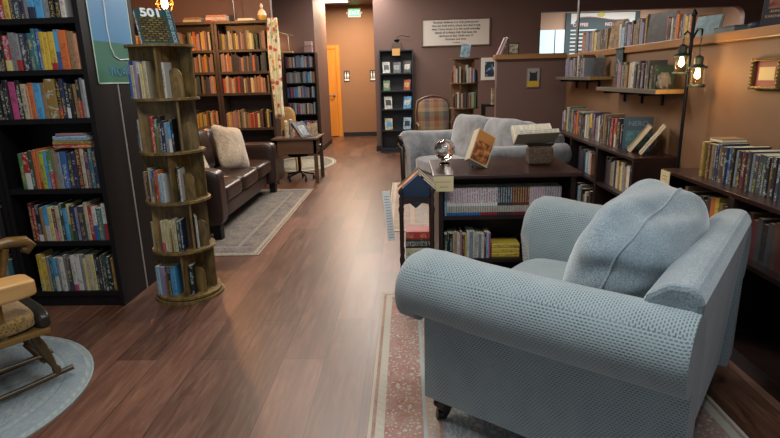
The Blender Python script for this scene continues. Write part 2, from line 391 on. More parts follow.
# back wall with the hallway opening and the long opening to the cafe
b = MB()
b.box(-4.7, -1.66, 10.42, 10.54, 0, 3.0).box(-1.78, -1.66, 10.54, 12.0, 0, 3.0)
struct('wall_back_left', b, M_wall)
b = MB()
b.box(-.57, 2.45, 10.42, 10.56, 0, 3.0).box(2.45, 6.05, 10.42, 10.56, 2.43, 3.0).box(6.05, 7.2, 10.42, 10.56, 0, 3.0).box(2.45, 6.05, 10.42, 10.56, 0, .95)
cr = [(6.05, 2.43)] + [(6.05 - .16 + .16 * math.cos(a * PI / 12), 2.43 - .16 + .16 * math.sin(a * PI / 12)) for a in range(7)]
b.prism(cr, 10.42, 10.56, 'y')
struct('wall_back_right', b, M_wall)
b = MB().box(-.57, -.45, 10.56, 13.3, 0, 3.0); struct('wall_hall_right', b, M_hall)
struct('wall_hall_back', MB().box(-3.2, -.45, 13.3, 13.4, 0, 3.0), M_hall)
struct('wall_alcove', MB().box(-4.7, -1.83, 7.83, 7.93, 0, 3.0), M_wall)
struct('wall_partition', MB().box(1.03, 1.82, 6.38, 6.5, 0, 1.52), M_wall)
struct('wall_right', MB().box(1.82, 1.96, -1.6, 6.5, 0, 1.50), M_wallr)
struct('wall_cafe_back', MB().box(-.45, 7.2, 13.3, 13.4, 0, 3.0), M_cafe)
struct('wall_cafe_right', MB().box(7.2, 7.3, -1.6, 13.4, 0, 3.0), M_cafe)
struct('trim_1', MB().box(1.795, 2.06, -1.6, 6.52, 1.50, 1.555), M_ledge, bevel=.006)
struct('trim_2', MB().box(1.005, 1.795, 6.345, 6.53, 1.52, 1.575), M_ledgex, bevel=.006)
struct('baseboard_back_left', MB().box(-4.7, -1.66, 10.405, 10.42, 0, .1).box(-1.66, -1.645, 10.405, 12.0, 0, .1), M_base)
struct('baseboard_back_right', MB().box(-.585, 1.2, 10.405, 10.42, 0, .1).box(-.585, -.57, 10.42, 13.28, 0, .1), M_base)
struct('baseboard_hall', MB().box(-1.53, -.585, 13.28, 13.3, 0, .1), M_base)
# hallway door
d = thing('door_1', None, None, (-1.64, 13.3, 0)); d['kind'] = 'structure'
MB().box(-.84, 0, -.03, 0, .02, 2.05).build('door_panel', M_door, d)
MB().box(0, .09, -.05, 0, 0, 2.13).box(-.93, -.84, -.05, 0, 0, 2.13).box(-.84, 0, -.05, 0, 2.05, 2.13).build('door_frame', M_door, d, bevel=.006)
MB().lathe([(.03, 0), (.03, .01), (.012, .015), (.012, .04)], n=14, axis='y', X=T(-.07, -.035, .98) @ Matrix.Rotation(PI, 4, 'Z')).tube([(-.07, -.085, .98), (-.19, -.085, .98)], .011).build('door_handle', M_steel, d, smooth=True)
# hallway ceiling light
em = base_mat('light_panel', '#ffffff', .5); em.node_tree.nodes['Principled BSDF'].inputs['Emission Color'].default_value = (1, .9, .75, 1); em.node_tree.nodes['Principled BSDF'].inputs['Emission Strength'].default_value = 5
cl = thing('ceiling_light', 'square white light panel in the hallway ceiling', 'ceiling light', (-1.5, 11.9, 3.0))
MB().box(-.32, .32, -.62, -.58, -.04, 0).box(-.32, .32, .58, .62, -.04, 0).box(-.32, -.28, -.58, .58, -.04, 0).box(.28, .32, -.58, .58, -.04, 0).build('frame', M_white, cl)
MB().box(-.28, .28, -.58, .58, -.03, -.005).build('diffuser', em, cl)

# ------------------------------------------------------------------ rugs
def rug(name, label, x0, x1, y0, y1, mat, h=.006):
    cx, cy = (x0 + x1) / 2, (y0 + y1) / 2
    o = MB().box(x0 - cx, x1 - cx, y0 - cy, y1 - cy, 0, h).build(name, mat, loc=(cx, cy, 0), bevel=.002)
    return tag(o, label, 'rug')
rug('area_rug', 'coral and blue patterned oriental rug under the big blue-grey armchair', -.175, 1.27, .85, 3.27,
    rug_mat('coral_oriental_rug', (.7225, 1.21), '#6d7a86', '#93a0a3', '#b9ad9c', '#8f5546', '#a9a294', '#b3a791', .30, 24, .55))
rug('runner_rug', 'faded grey and rust bordered rug in front of the leather sofa', -2.6, -1.206, 4.1, 6.79,
    rug_mat('grey_faded_rug', (.697, 1.345), '#625d59', '#37383c', '#80594e', '#48474c', '#83796d', '#9c917e', .26, 30, .7))
rug('area_rug', 'pale faded rug running behind the dark table under the grey loveseat', -.2, 1.3, 4.73, 7.1,
    rug_mat('pale_faded_rug', (.75, 1.185), '#8d8478', '#6f7074', '#8f6a5c', '#8a7266', '#9d9486', '#aba08c', .28, 28, .6))
def round_rug(name, label, cx, cy, rx, ry, mat, rot=0):
    b = MB(); n = 56; b.prism([(rx * math.cos(2 * PI * k / n), ry * math.sin(2 * PI * k / n)) for k in range(n)], 0, .006, 'z')
    return tag(b.build(name, mat, loc=(cx, cy, 0)), label, 'rug')
round_rug('round_rug', 'pale blue round rug with faded floral field beneath the rocking chair', -2.15, 2.06, .66, .66,
    rug_mat('blue_round_rug', (1.0, None, .66, .66), '#84888a', '#6a747e', '#96948c', '#7c8790', '#938c86', '#97a6a2', .24, 26, .65))
round_rug('round_rug', 'small oval braided rug on the floor behind the dark side table', -1.75, 9.0, .55, .85,
    rug_mat('braided_rug', (1.0, None, .55, .85), '#a39a86', '#6b6455', '#8d8470', '#5e584c', '#b0a792', '#b5ab96', .5, 14, .4))

# ------------------------------------------------------------------ book makers
ORD = ['zeroth', 'first', 'second', 'third', 'fourth', 'fifth', 'sixth', 'seventh', 'eighth', 'ninth', 'tenth', 'eleventh', 'twelfth', 'thirteenth', 'fourteenth', 'fifteenth',
       'sixteenth', 'seventeenth', 'eighteenth', 'nineteenth', 'twentieth'] + ['twenty-' + x for x in ('first', 'second', 'third', 'fourth', 'fifth', 'sixth', 'seventh', 'eighth', 'ninth')] + \
      ['thirtieth'] + ['thirty-' + x for x in ('first', 'second', 'third', 'fourth', 'fifth', 'sixth', 'seventh', 'eighth', 'ninth')] + ['fortieth'] + ['forty-' + x for x in ('first', 'second', 'third', 'fourth', 'fifth', 'sixth', 'seventh', 'eighth', 'ninth')] + ['fiftieth']
BOOKS = [0]
def book(label, t_, dep, h, cmat, loc, rot, group=None, hard=True, simple=False, name='book', cat='book'):
    """origin at the foot of the spine; spine faces local -y"""
    BOOKS[0] += 1
    c = .003 if hard else .0012
    o = thing(name, label, cat, loc, rot, group)
    b = MB()
    b.prism([(0, .0), (t_ * .2, -.002), (t_ * .8, -.002), (t_, 0), (t_, c), (0, c)], 0, h, 'z')
    b.box(0, c, c, dep, 0, h).box(t_ - c, t_, c, dep, 0, h); b.build('cover', cmat, o)
    q = .003 if hard else .0005
    MB().box(c, t_ - c, c, dep - q, q, h - q).build('page_block', M_paper, o)
    return o
def farcodes(p0, length, rot, codes, hmin, hmax, dep=.14):
    cs = codes.split(); ws = [float(c.split(':')[1]) if ':' in c else 1 for c in cs]; k = length / sum(ws); X = 0; XX = T(*p0) @ Rz(rot)
    for c, w_ in zip(cs, ws):
        col = lin(PAL[c.split(':')[0].split('/')[0]][1]); th = w_ * k; h = FRG.uniform(hmin, hmax)
        FAR.box(X, X + th - .001, 0, dep, 0, h, X=XX, col=col); FAR.box(X + .003, X + th - .004, .003, dep - .003, h, h + .0005, X=XX, col=lin('#b9ad90')); X += th
FAR = MB(); FRG = random.Random(99)
def row(place, p0, length, along_rot, codes, group=None, hmin=.19, hmax=.235, dep=.15, tilt=0, seed=1, tvar=.35, hard=None, name='book', cat='book', noun='book', hfix=None, lean=None):
    """codes: 'rd nv:1.5 wh/bl' -> colour, optional width factor, optional bottom band colour"""
    rg = random.Random(seed); cs = codes.split(); ws = []
    for c in cs:
        w_ = 1.0
        if ':' in c: c, w2 = c.split(':'); w_ = float(w2)
        ws.append(w_ * rg.uniform(1 - tvar, 1 + tvar))
    k = length / sum(ws); X = 0; Rm = Rz(along_rot); med = sorted(ws)[len(ws) // 2]
    for i, (c, w_) in enumerate(zip(cs, ws)):
        c = c.split(':')[0]; band = None
        if '/' in c: c, band = c.split('/')
        th = w_ * k; h = hfix or rg.uniform(hmin, hmax); dd = min(dep, dep * rg.uniform(.85, 1.05))
        p = Vector(p0) + Rm @ Vector((X + .0005, rg.uniform(0, .012), 0))
        size = 'thick' if w_ > med * 1.3 else ('slim' if w_ < med * .8 else ('tall' if h > hmin + (hmax - hmin) * .6 else 'short'))
        col = PAL[c][0]
        lab = f'{size} {col} {noun}, {ORD[i + 1]} from left {place}'
        sh = 0.0 if tilt == 0 else tilt * PI / 180
        rot = Matrix.Rotation(along_rot, 3, 'Z') @ Matrix.Rotation(sh, 3, 'Y')
        e = rot.to_euler()
        book(lab, th - .001, dd, h, cover_mat(c, band, rg.choice([.18, .3, .45]), rg.randrange(3)), p, (e.x, e.y, e.z), group or f'books {place}',
             hard=(rg.random() < .5 if hard is None else hard), name=name, cat=cat)
        X += th
def flat_stack(place, loc, rotz, specs, group=None, noun='book'):
    """specs: list of (code, thickness, width(spine length), depth, twist) from the bottom up, spine towards local -y"""
    z = loc[2]; n = len(specs)
    for i, (c, th, L, dp, tw) in enumerate(specs):
        pos = ['lowest', 'second from bottom', 'third from bottom', 'fourth from bottom', 'fifth from bottom', 'sixth from bottom'][i] if i < n - 1 else 'topmost'
        band = None
        if '/' in c: c, band = c.split('/')
        # lying: local x(thickness) -> up, spine (-y) forward, z(height) -> along -x
        Rr = Matrix.Rotation(rotz + tw, 3, 'Z') @ Matrix(((0, 0, -1), (0, 1, 0), (1, 0, 0)))
        base = Vector((loc[0], loc[1], z)) + (Matrix.Rotation(rotz + tw, 3, 'Z') @ Vector((L / 2, 0, 0)))
        e = Rr.to_euler()
        book(f'{PAL[c][0]} {noun} lying flat, {pos} {place}', th, dp, L, cover_mat(c, band, .3, i), base, (e.x, e.y, e.z), group)
        z += th + .0008

def far_row(p0, length, palette, hmin, hmax, rot=0, dep=.14, tmin=.018, tmax=.034, gap=.02):
    X = 0
    while X < length - tmax:
        th = FRG.uniform(tmin, tmax); h = FRG.uniform(hmin, hmax)
        if FRG.random() > gap:
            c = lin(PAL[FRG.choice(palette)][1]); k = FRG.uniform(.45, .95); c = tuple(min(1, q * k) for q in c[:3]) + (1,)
            XX = T(*p0) @ Rz(rot)
            yo = FRG.uniform(0, .015)
            FAR.box(X, X + th - .001, yo, dep, 0, h, X=XX, col=c)
            FAR.box(X + .003, X + th - .004, yo + .003, dep - .003, h, h + .0005, X=XX, col=lin('#b9ad90'))
        X += th

# ------------------------------------------------------------------ bookcases
def bookcase(label, loc, rot, W, D, H, shelves, mat, sidemat=None, plinth=.09, name='bookcase', st=.022, back=True, divs=(), group=None, top_over=0, topmat=None):
    """local x 0..W, y 0 (front)..D ; shelves = heights of shelf tops"""
    o = thing(name, label, 'bookcase', loc, rot, group); sm = sidemat or mat
    MB().box(0, st, 0, D, 0, H - st).build('side_panel', sm, o, bevel=.0015)
    MB().box(W - st, W, 0, D, 0, H - st).build('side_panel', sm, o, bevel=.0015)
    MB().box(-top_over, W + top_over, -top_over, D, H - st, H).build('top_panel', topmat or mat, o, bevel=.002)
    if back: MB().box(st, W - st, D - .008, D, .01, H - st).build('back_panel', mat, o)
    if plinth: MB().box(st, W - st, .015, .03, 0, plinth - st).build('plinth', mat, o)
    for z in shelves: MB().box(st, W - st, .004, D - .008, z - st, z).build('shelf', mat, o, bevel=.0015)
    for x in divs: MB().box(x - st / 2, x + st / 2, .006, D - .008, plinth, H - st).build('divider', mat, o)
    return o
# --- left foreground
ZA = [.10, .43, .757, 1.172, 1.445, 1.722]
bookcase('tall black bookcase on the left, right of two, poster on its side', (-2.425, 3.126, 0), 0, .628, .30, 2.13, ZA, M_black, plinth=.10, st=.03)
bookcase('tall black bookcase at the left edge, only its right side showing', (-3.04, 3.126, 0), 0, .610, .30, 2.13, ZA, M_black, plinth=.10, st=.03)
bookcase('tall black bookcase standing back to back behind the left bookcase', (-1.797, 3.755, 0), PI, 1.22, .30, 2.13, ZA, M_black, plinth=.10, st=.03)
tag(MB().box(-1.84, -1.798, 3.432, 3.449, 0, 2.13).build('joint_strip', base_mat('grey_strip', '#8a8680', .5)), 'thin grey strip in the joint between back to back bookcases', 'trim strip')
GA = 'in the tall left bookcase'
x0 = -2.375
row('top visible shelf, tall left bookcase', (x0, 3.14, 1.7225), .50, 0, 'gy tn dg/wh dg rd:1.1 ye:1.6 nv dg nv gy sk/nv sk:1.6 gy bk bk wh:1.4', None, .19, .21, seed=3)
row('second visible shelf, tall left bookcase', (x0, 3.14, 1.4455), .535, 0, 'gn wh/rd gy dg bk rd/py:1.5 gy gy/rd nv nv tl tl bl ye:1.3 ye:1.2 ye/rd sk/bl og:1.5 tn:1.2 pc', None, .19, .225, seed=4)
row('third visible shelf, tall left bookcase', (x0, 3.14, 1.1725), .545, 0, 'bk dg bk pk:1.4 bk cr pc og:1.2 sk:1.4 tn gd:2 bk/rd:1.4 nv bk/wh:1.2 bk tn bk/rd:1.3 gy wh:1.1', None, .185, .225, seed=5)
row('fourth visible shelf, tall left bookcase', (-2.315, 3.14, .7575), .50, 0, 'gn rd/wh:1.3 dn:1 og:1.3 og/rd:1 lm:1.1 sk gn/rd:1.1 tn gy:1.1 bl:1.9 dg nv mr:1.4 cr pu tl:1.2 nv bk', None, .205, .24, seed=6)
row('second shelf from floor, tall left bookcase', (-2.318, 3.14, .4305), .505, 0, 'mr rd bk/wh tn sk/wh:1.3 py:1.2 mr/pk:1.2 cr dn:1.2 sk py/gn:1.1 nv/dn:1.4 lv dg:1.1 cr:1.3 rd:1.2 wh/bl tl wh/rd rd/dn', None, .20, .24, seed=7)
row('bottom shelf, tall left bookcase', (-2.325, 3.14, .1005), .52, 0, 'ye/py:1.5 ye:1.2 gy tl:.9 sk/wh:1.4 gy wh gy dg wh/pk:1.2 wh:1.6 gy py cr:1.2 py:1.3 bk dg bk:1.2 dn bk gd tn mr', None, .205, .24, seed=8)
flat_stack('of stack on fourth shelf, left bookcase', (-1.975, 3.14, .9985), 0, [('rd/og', .019, .215, .14, .0), ('gd', .024, .21, .14, .02), ('pb', .026, .205, .145, -.02), ('dp', .014, .16, .13, .03)], 'books lying on the fourth shelf')
farcodes((-2.66, 3.14, .1005), .18, 0, 'br tn dn br gy tl', .2, .24, .14)
farcodes((-2.66, 3.14, .4305), .18, 0, 'bk rd sk nv dg bk', .2, .24, .14)
farcodes((-2.62, 3.14, .7575), .14, 0, 'wh gy cr pb', .2, .24, .14)
for z_ in ZA:
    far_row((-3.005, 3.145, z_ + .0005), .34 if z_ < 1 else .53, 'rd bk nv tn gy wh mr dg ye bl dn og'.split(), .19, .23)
# poster on the bookcase side
def poster():
    m = base_mat('poster_print', '#4f8fc0', .35); t = NT(m); g = t.n('ShaderNodeSeparateXYZ', {0: t.coord('Generated')})
    n = t.noise(t.coord(), 5, 3)
    c = t.mix(t.math('GREATER_THAN', g.outputs[2], .34), lin('#2f6b3f'), lin('#4a86b4'))
    c = t.mix(t.math('MULTIPLY', n, .35), c, lin('#6f9fb8')); t.col(c)
    o = thing('poster', 'blue and green glossy poster on the side of the left bookcase', 'poster', (-1.7955, 3.215, 1.36))
    W, H = .475, .72
    MB().box(0, .002, 0, W, 0, H).build('print', m, o)
    bd = base_mat('poster_border', '#b9cbb8', .5)
    MB().box(.002, .003, 0, .008, 0, H).box(.002, .003, W - .008, W, 0, H).box(.002, .003, 0, W, 0, .008).build('border', bd, o)
    pts = [(.004, .19, .72), (.004, .185, .5), (.004, .18, .32), (.004, .19, .22), (.004, .22, .165), (.004, .28, .145), (.004, .37, .15), (.004, .46, .16)]
    MB().tube(pts, .0035, 6).build('white_line', M_whiteink, o, smooth=True)
    text(o, 'lettering', 'WOW', .075, (.0035, .25, .07), (PI / 2, 0, PI / 2), base_mat('poster_blue', '#3f7f9f', .5), bold=.001)
poster()

# --- revolving book tower
def tower(label, loc, rotz, mat, disc=(.04, .335, .65, .955, 1.27, 1.573), R=.195, R0=.215):
    o = thing('revolving_bookshelf', label, 'bookshelf', loc, rotz)
    MB().lathe([(R0, 0), (R0, .018)], n=40).build('base_disc', mat, o)
    MB().lathe([(.08, .018), (.08, .026)], n=20).build('turntable', M_metal, o)
    for i, z in enumerate(disc):
        z0 = z - .014
        MB().lathe([(R if i else R0 - .01, z0), (R if i else R0 - .01, z)], n=40).build('shelf', mat, o)
    for i in range(len(disc) - 1):
        z0, z1 = disc[i], disc[i + 1] - .014; a0 = (i % 2) * .5
        for k in range(4):
            X = Rz(a0 + k * PI / 2)
            MB().box(-.055, .165, .055, .067, z0, z1, X=X).build('upright_panel', mat, o)
        # low divider with a rounded top
        for k in range(4):
            X = Rz(a0 + k * PI / 2)
            y0, y1, zt = .068, .155, z0 + .17
            poly = [(y0, z0), (y1, z0), (y1, zt - .05)] + [((y0 + y1) / 2 + (y1 - y0) / 2 * math.cos(q * PI / 8), zt - .05 + .05 * math.sin(q * PI / 8)) for q in range(1, 8)] + [(y0, zt - .05)]
            MB().prism(poly, .06, .07, 'x', X=X).build('book_divider', mat, o)
    return o
TX, TY = -1.458, 3.335
tower('rustic wooden revolving book tower beside the tall left bookcase', (TX, TY, 0), -.12, M_rustic)
def tower_books(place, cx, cy, z, spec, seed):
    rg = random.Random(seed)
    # rows on the camera side, spines outwards; spec = list of (x offset, y offset, rot, codes, hmin, hmax, dep)
    for (dx, dy, rt, L, codes, hm, hx, side) in spec:
        row(f'{side}, {place}', (cx + dx, cy + dy, z), L, rt, codes, None, hm, hx, dep=.10, seed=seed, tvar=.25, hard=False)
        seed += 1
F = -.155
tower_books('top tier of wooden book tower', TX, TY, 1.2705, [(-.15, F + .02, -.12, .115, 'bl cr lv wh py cr', .19, .215, 'front left'), (.045, F + .015, -.1, .02, 'wh', .2, .21, 'front right')], 21)
tower_books('fourth tier of wooden book tower', TX, TY, .9555, [(-.185, F + .10, -.5, .03, 'dg wh', .19, .2, 'far left'), (-.045, F - .01, .1, .125, 'rd:1.3 gn bk:1.2 nv gy sk/wh bk', .17, .215, 'front')], 24)
tower_books('third tier of wooden book tower', TX, TY, .6505, [(-.15, F + .03, -.25, .14, 'tn br:.8 cr bl/wh rd:1.1 og pb wh', .17, .21, 'front left'), (.06, F + .015, .1, .025, 'bk wh', .19, .21, 'front right')], 28)
tower_books('second tier of wooden book tower', TX, TY, .3355, [(-.16, F + .06, -.5, .03, 'cr py', .17, .2, 'far left'), (-.07, F - .005, .1, .13, 'cr/pk:1.1 py cr py cr:1.2 dn nv', .18, .215, 'front'), (.12, F + .07, .5, .015, 'wh', .2, .21, 'far right')], 31)
tower_books('bottom tier of wooden book tower', TX, TY, .0405, [(-.15, F + .02, -.1, .13, 'pb lv nv sk', .185, .195, 'front left'), (.06, F + .015, .1, .03, 'bk', .19, .2, 'front right')], 36)
for (dx, z, c, L) in ((.07, .0405, 'cr', .02),):
    pass
# big book standing on top of the tower
o = thing('book', 'large teal book titled 501 standing open-faced on top of the wooden tower', 'book', (TX - .03, TY - .15, 1.577), (math.radians(-32), 0, math.radians(36))); o.scale = (.86, .86, .86)
cov = base_mat('cover_501', '#41352a', .35); t = NT(cov); g = t.n('ShaderNodeTexCoord').outputs['Generated']
br = t.n('ShaderNodeTexBrick', {'Vector': t.mapping(g, (4, 1, 6), (PI / 2, 0, 0)), 'Color1': lin('#7e7644'), 'Color2': lin('#4a4028'), 'Mortar': lin('#2a1d16'), 'Scale': 1.0, 'Mortar Size': .12, 'Brick Width': .9, 'Row Height': .55})
t.col(br.outputs[0])
tealm = base_mat('teal_cover', '#1f4a4c', .4)
MB().box(0, .24, 0, .004, 0, .275).box(0, .004, .004, .045, 0, .275).box(0, .24, .041, .045, 0, .275).build('cover', tealm, o, bevel=.001)
MB().box(.004, .235, .004, .041, .003, .272).build('page_block', M_paper, o)
MB().box(.012, .185, -.001, .0, .015, .21).build('cover_picture', cov, o)
text(o, 'title', '501', .092, (.1, -.0015, .242), (PI / 2, 0, 0), M_whiteink, bold=.0035)
text(o, 'subtitle', 'MUST-READ BOOKS', .033, (.212, -.0015, .135), (PI / 2, PI / 2, 0), base_mat('grey_ink', '#8d9aa4', .6), bold=.0012)
text(o, 'spine_title', '501 MUST-READ', .036, (-.0015, .022, .135), (PI / 2, PI / 2, -PI / 2), M_whiteink, bold=.0012)

# ------------------------------------------------------------------ back left: three bays with warm light
ZB = [.10, .42, .737, 1.21, 1.49, 1.774]
for i, nm in enumerate(('right', 'middle', 'left')):
    bookcase(f'tall dark brown bookcase behind the leather sofa, {nm} of three', (-2.525 - i * .735, 7.5, 0), 0, .73, .30, 2.135, ZB, M_blackw, plinth=.10, st=.035)
warm = 'cr tn og pc dp mr br og py rd rd ye dn dg tn br pc og tn'.split()
dark = 'dg bk dg br dn tn dg bk'.split()
for i in range(3):
    xx = -2.525 - i * .735 + .04
    for z, pal in ((1.7745, warm), (1.4905, dark + warm[:6] if i == 0 else warm), (1.2105, warm), (.7375, warm)):
        far_row((xx, 7.52, z), .65, pal, .18, .245 if z != .7375 else .25)
# ------------------------------------------------------------------ second back bookcase
bookcase('small black bookcase against the back wall near the hallway', (-2.19, 10.1, 0), 0, .57, .28, 1.835, [.10, .43, .75, 1.05, 1.31, 1.58], M_black, plinth=.1)
cool = 'wh cr gy dp pb nv bk pk wh gy lv tn rd sk cr mr bl'.split()
for z in (1.5805, 1.3105, 1.0505, .7505, .4305):
    far_row((-2.165, 10.115, z), .52, cool, .17, .21)

# ------------------------------------------------------------------ items on the back-left bookcases
row_z = 2.1355
def flat_pile(place, x, y, z, specs, **k): flat_stack(place, (x, y, z), 0, specs, **k)
flat_pile('in left pile on back bookcase tops', -2.82, 7.54, row_z, [('cr', .03, .24, .16, .03), ('tn', .028, .22, .15, -.05)])
flat_pile('in middle pile on back bookcase tops', -2.5, 7.54, row_z, [('rd', .02, .30, .17, .0), ('wh', .03, .27, .17, .04), ('pc', .03, .26, .16, -.03)])
tag(MB().box(-.13, .13, -.09, .09, 0, .012).box(-.1, .1, -.07, .08, .012, .035).build('paper_stack', M_paper, loc=(-2.12, 7.65, row_z)), 'low stack of white papers on the right back bookcase top', 'papers')
lp = thing('lamp_stand', 'thin metal lamp stem rising from the back bookcase top', 'lamp', (-2.268, 7.62, row_z))
MB().lathe([(.05, 0), (.05, .012), (.01, .02)], n=20).build('base', M_metal, lp)
MB().tube([(0, 0, .02), (-.01, 0, .5)], .006).build('pole', M_steel, lp)
MB().lathe([(.11, .42), (.06, .55)], n=24).build('lamp_shade', base_mat('shade_cream', '#c9b184', .8), lp)
vs = thing('vase', 'cream and yellow glazed bottle vase on the back bookcase corner', 'vase', (-1.90, 7.62, row_z))
MB().lathe([(.035, 0), (.055, .03), (.06, .07), (.045, .12), (.02, .145), (.016, .17)], n=24).build('body', [base_mat('vase_yellow', '#b9933c', .25)], vs, smooth=True)
MB().lathe([(.061, .07), (.046, .122), (.021, .147)], n=24).build('shoulder_glaze', base_mat('vase_cream', '#d6c6a4', .25), vs, smooth=True)
MB().lathe([(.018, .17), (.022, .19), (.012, .21), (.004, .22)], n=16).build('stopper', base_mat('vase_cream', '#d6c6a4', .25), vs, smooth=True)
# floral scarf hanging at the end of the alcove wall
def scarf():
    m = base_mat('floral_cloth', '#c9c4a6', .9); t = NT(m)
    v = t.n('ShaderNodeTexVoronoi', {'Vector': t.coord(), 'Scale': 17.0}); 
    c = t.ramp(t.n('ShaderNodeSeparateColor', {0: v.outputs[1]}).outputs[0], [(0, '#c9c4a6'), (.45, '#8f9a62'), (.6, '#a8443c'), (.7, '#d8d2b8'), (.85, '#5f7f8c'), (.93, '#c9963c')], 'CONSTANT')
    t.col(t.mix(t.math('GREATER_THAN', v.outputs[0], .52), c, lin('#c9c4a6')))
    vs_ = []; fs = []; nu, nv = 24, 40
    for j in range(nv + 1):
        for i in range(nu + 1):
            u = i / nu; v_ = j / nv
            w_ = .10 + .02 * math.sin(v_ * 5); x = -1.725 + (u - .5) * w_ * (1.3 + .3 * v_) - .012 * math.sin(v_ * 3)
            z = 2.15 - 1.25 * v_ - (.05 * abs(math.sin(u * 9)) if j == nv else 0)
            vs_.append((x, 7.45 + .02 * math.sin(u * 18 + v_ * 2), z))
    for j in range(nv):
        for i in range(nu):
            a = j * (nu + 1) + i; fs.append((a, a + 1, a + nu + 2, a + nu + 1))
    b = MB(); b.add(vs_, fs); o = b.build('hanging_scarf', m, smooth=True); s = o.modifiers.new('s', 'SOLIDIFY'); s.thickness = .004
    tag(o, 'long floral scarf hanging at the right end of back bookcases', 'scarf')
scarf()
# pendant bulb
em2 = base_mat('warm_bulb', '#fff0d0', .3); q = em2.node_tree.nodes['Principled BSDF']; q.inputs['Emission Color'].default_value = (1, .62, .28, 1); q.inputs['Emission Strength'].default_value = 30
PX, PY, PZ = -2.64, 6.3, 2.19
pd = thing('pendant_lamp', 'wire cage pendant lamp with glowing bulb above the wooden tower', 'lamp', (PX, PY, PZ))
b = MB()
for k in range(6):
    a = k * PI / 3; c_, s_ = math.cos(a), math.sin(a); a2 = a + PI / 3; c2, s2 = math.cos(a2), math.sin(a2)
    b.tube([(.02 * c_, .02 * s_, .17), (.1 * c_, .1 * s_, .02), (.06 * c_, .06 * s_, -.07)], .0035, 6)
    b.tube([(.1 * c_, .1 * s_, .02), (.1 * c2, .1 * s2, .02)], .003, 6).tube([(.06 * c_, .06 * s_, -.07), (.06 * c2, .06 * s2, -.07)], .003, 6)
b.build('cage', base_mat('brass', '#b07a32', .3, 1), pd, smooth=True)
MB().lathe([(.012, .09), (.03, .05), (.035, .01), (.025, -.025), (.004, -.04)], n=16).build('bulb', em2, pd, smooth=True)
MB().lathe([(.022, .09), (.022, .17)], n=14).tube([(0, 0, .17), (0, 0, 3.0 - PZ)], .004, 6).build('cord', M_metal, pd, smooth=True)
point('pendant_light', (PX, PY, PZ - .09), 55, (1, .45, .15), .05)
# price card on left bay
nc = thing('note_card', 'orange-lit blank card on the shelf edge behind the tower', 'card', (-3.70, 7.49, 2.02))
MB().box(-.08, .08, -.003, 0, -.06, .06).build('card', M_cardy, nc)
# desk lamp on second back bookcase
dl = thing('desk_lamp', 'pale swing arm desk lamp on the small back bookcase', 'lamp', (-2.08, 10.22, 1.838))
MB().box(-.2, .05, -.08, .05, 0, .03).build('base', M_pale, dl, bevel=.004)
MB().tube([(-.02, 0, .03), (-.03, 0, .32), (-.24, 0, .38)], .008).tube([(-.03, 0, .32), (.06, 0, .30)], .008).build('arm', base_mat('pale_metal', '#a89a88', .4, .5), dl, smooth=True)
MB().lathe([(.03, -.03), (.05, -.09)], n=16, X=T(-.24, 0, .38)).build('lamp_shade', M_steel, dl)
point('desk_lamp_light', (-2.33, 10.2, 2.0), 2.5, WARM, .05)
bx = thing('box_stack', 'small pinkish boxes on the small back bookcase top', 'boxes', (-1.75, 10.22, 1.838))
MB().box(-.07, .07, -.06, .06, 0, .10).build('lower_box', base_mat('pink_grey_box', '#8b6f68', .7), bx, bevel=.003)
MB().box(-.06, .07, -.05, .05, .115, .19).box(-.03, .05, -.03, .03, .1, .115).build('upper_box', base_mat('pink_grey_box2', '#a2817a', .7), bx, bevel=.003)

# ------------------------------------------------------------------ leather sofa
def sofa():
    o = thing('leather_sofa', 'dark brown leather sofa with three seat cushions on the left', 'sofa', (-1.62, 5.6, .0065), -PI / 2)
    # local: +y towards room's... front faces +X => local -y is back of world? use x along -Y world
    # rotz=-90: local x -> world -Y, local y -> world +X
    L = 1.10
    for s in (1, -1):
        a0, a1 = (L - .2, L) if s > 0 else (-L, -L + .2)
        poly = [(a0, .12), (a1, .12), (a1, .60), (a1 - .01 if s > 0 else a1 - .01, .625), (a0 + .01, .625), (a0, .60)]
        MB().rbox(((a0 + a1) / 2, -.41, .37), (.10, .42, .255), k=9, n=14).build('armrest', M_leather, o, smooth=True, weld=True)
    MB().rbox((0, -.44, .2), (.905, .38, .085), k=10, n=12).build('front_rail', M_leather, o, smooth=True, weld=True)
    MB().rbox((0, -.76, .45), (.92, .10, .36), k=8, n=14).build('back_frame', M_leather, o, smooth=True, weld=True)
    w_ = .60
    for i in (-1, 0, 1):
        def puff(P): return Vector((P.x, P.y, P.z + (.12 * (1 - P.x ** 2) * (1 - P.y ** 2) if P.z > 0 else 0)))
        MB().rbox((i * w_, -.31, .36), (.297, .30, .078), k=7, n=14, fn=puff).build('seat_cushion', M_leather, o, smooth=True, weld=True)
        def bp(P): return Vector((P.x, P.y * (1 + .2 * (1 - P.x ** 2)), P.z))
        MB().rbox((i * w_, -.60, .64), (.295, .11, .235), k=4, n=14, fn=bp, X=T(0, -.60, .64) @ Matrix.Rotation(math.radians(10), 4, 'X') @ T(0, .60, -.64)).build('back_cushion', M_leather, o, smooth=True, weld=True)
    for x in (-L + .08, L - .08):
        for y in (-.06, -.78):
            MB().prism([(x - .04, 0), (x + .04, 0), (x + .05, .125), (x - .05, .125)], y - .035, y + .035, 'y').build('leg', M_black, o)
sofa()
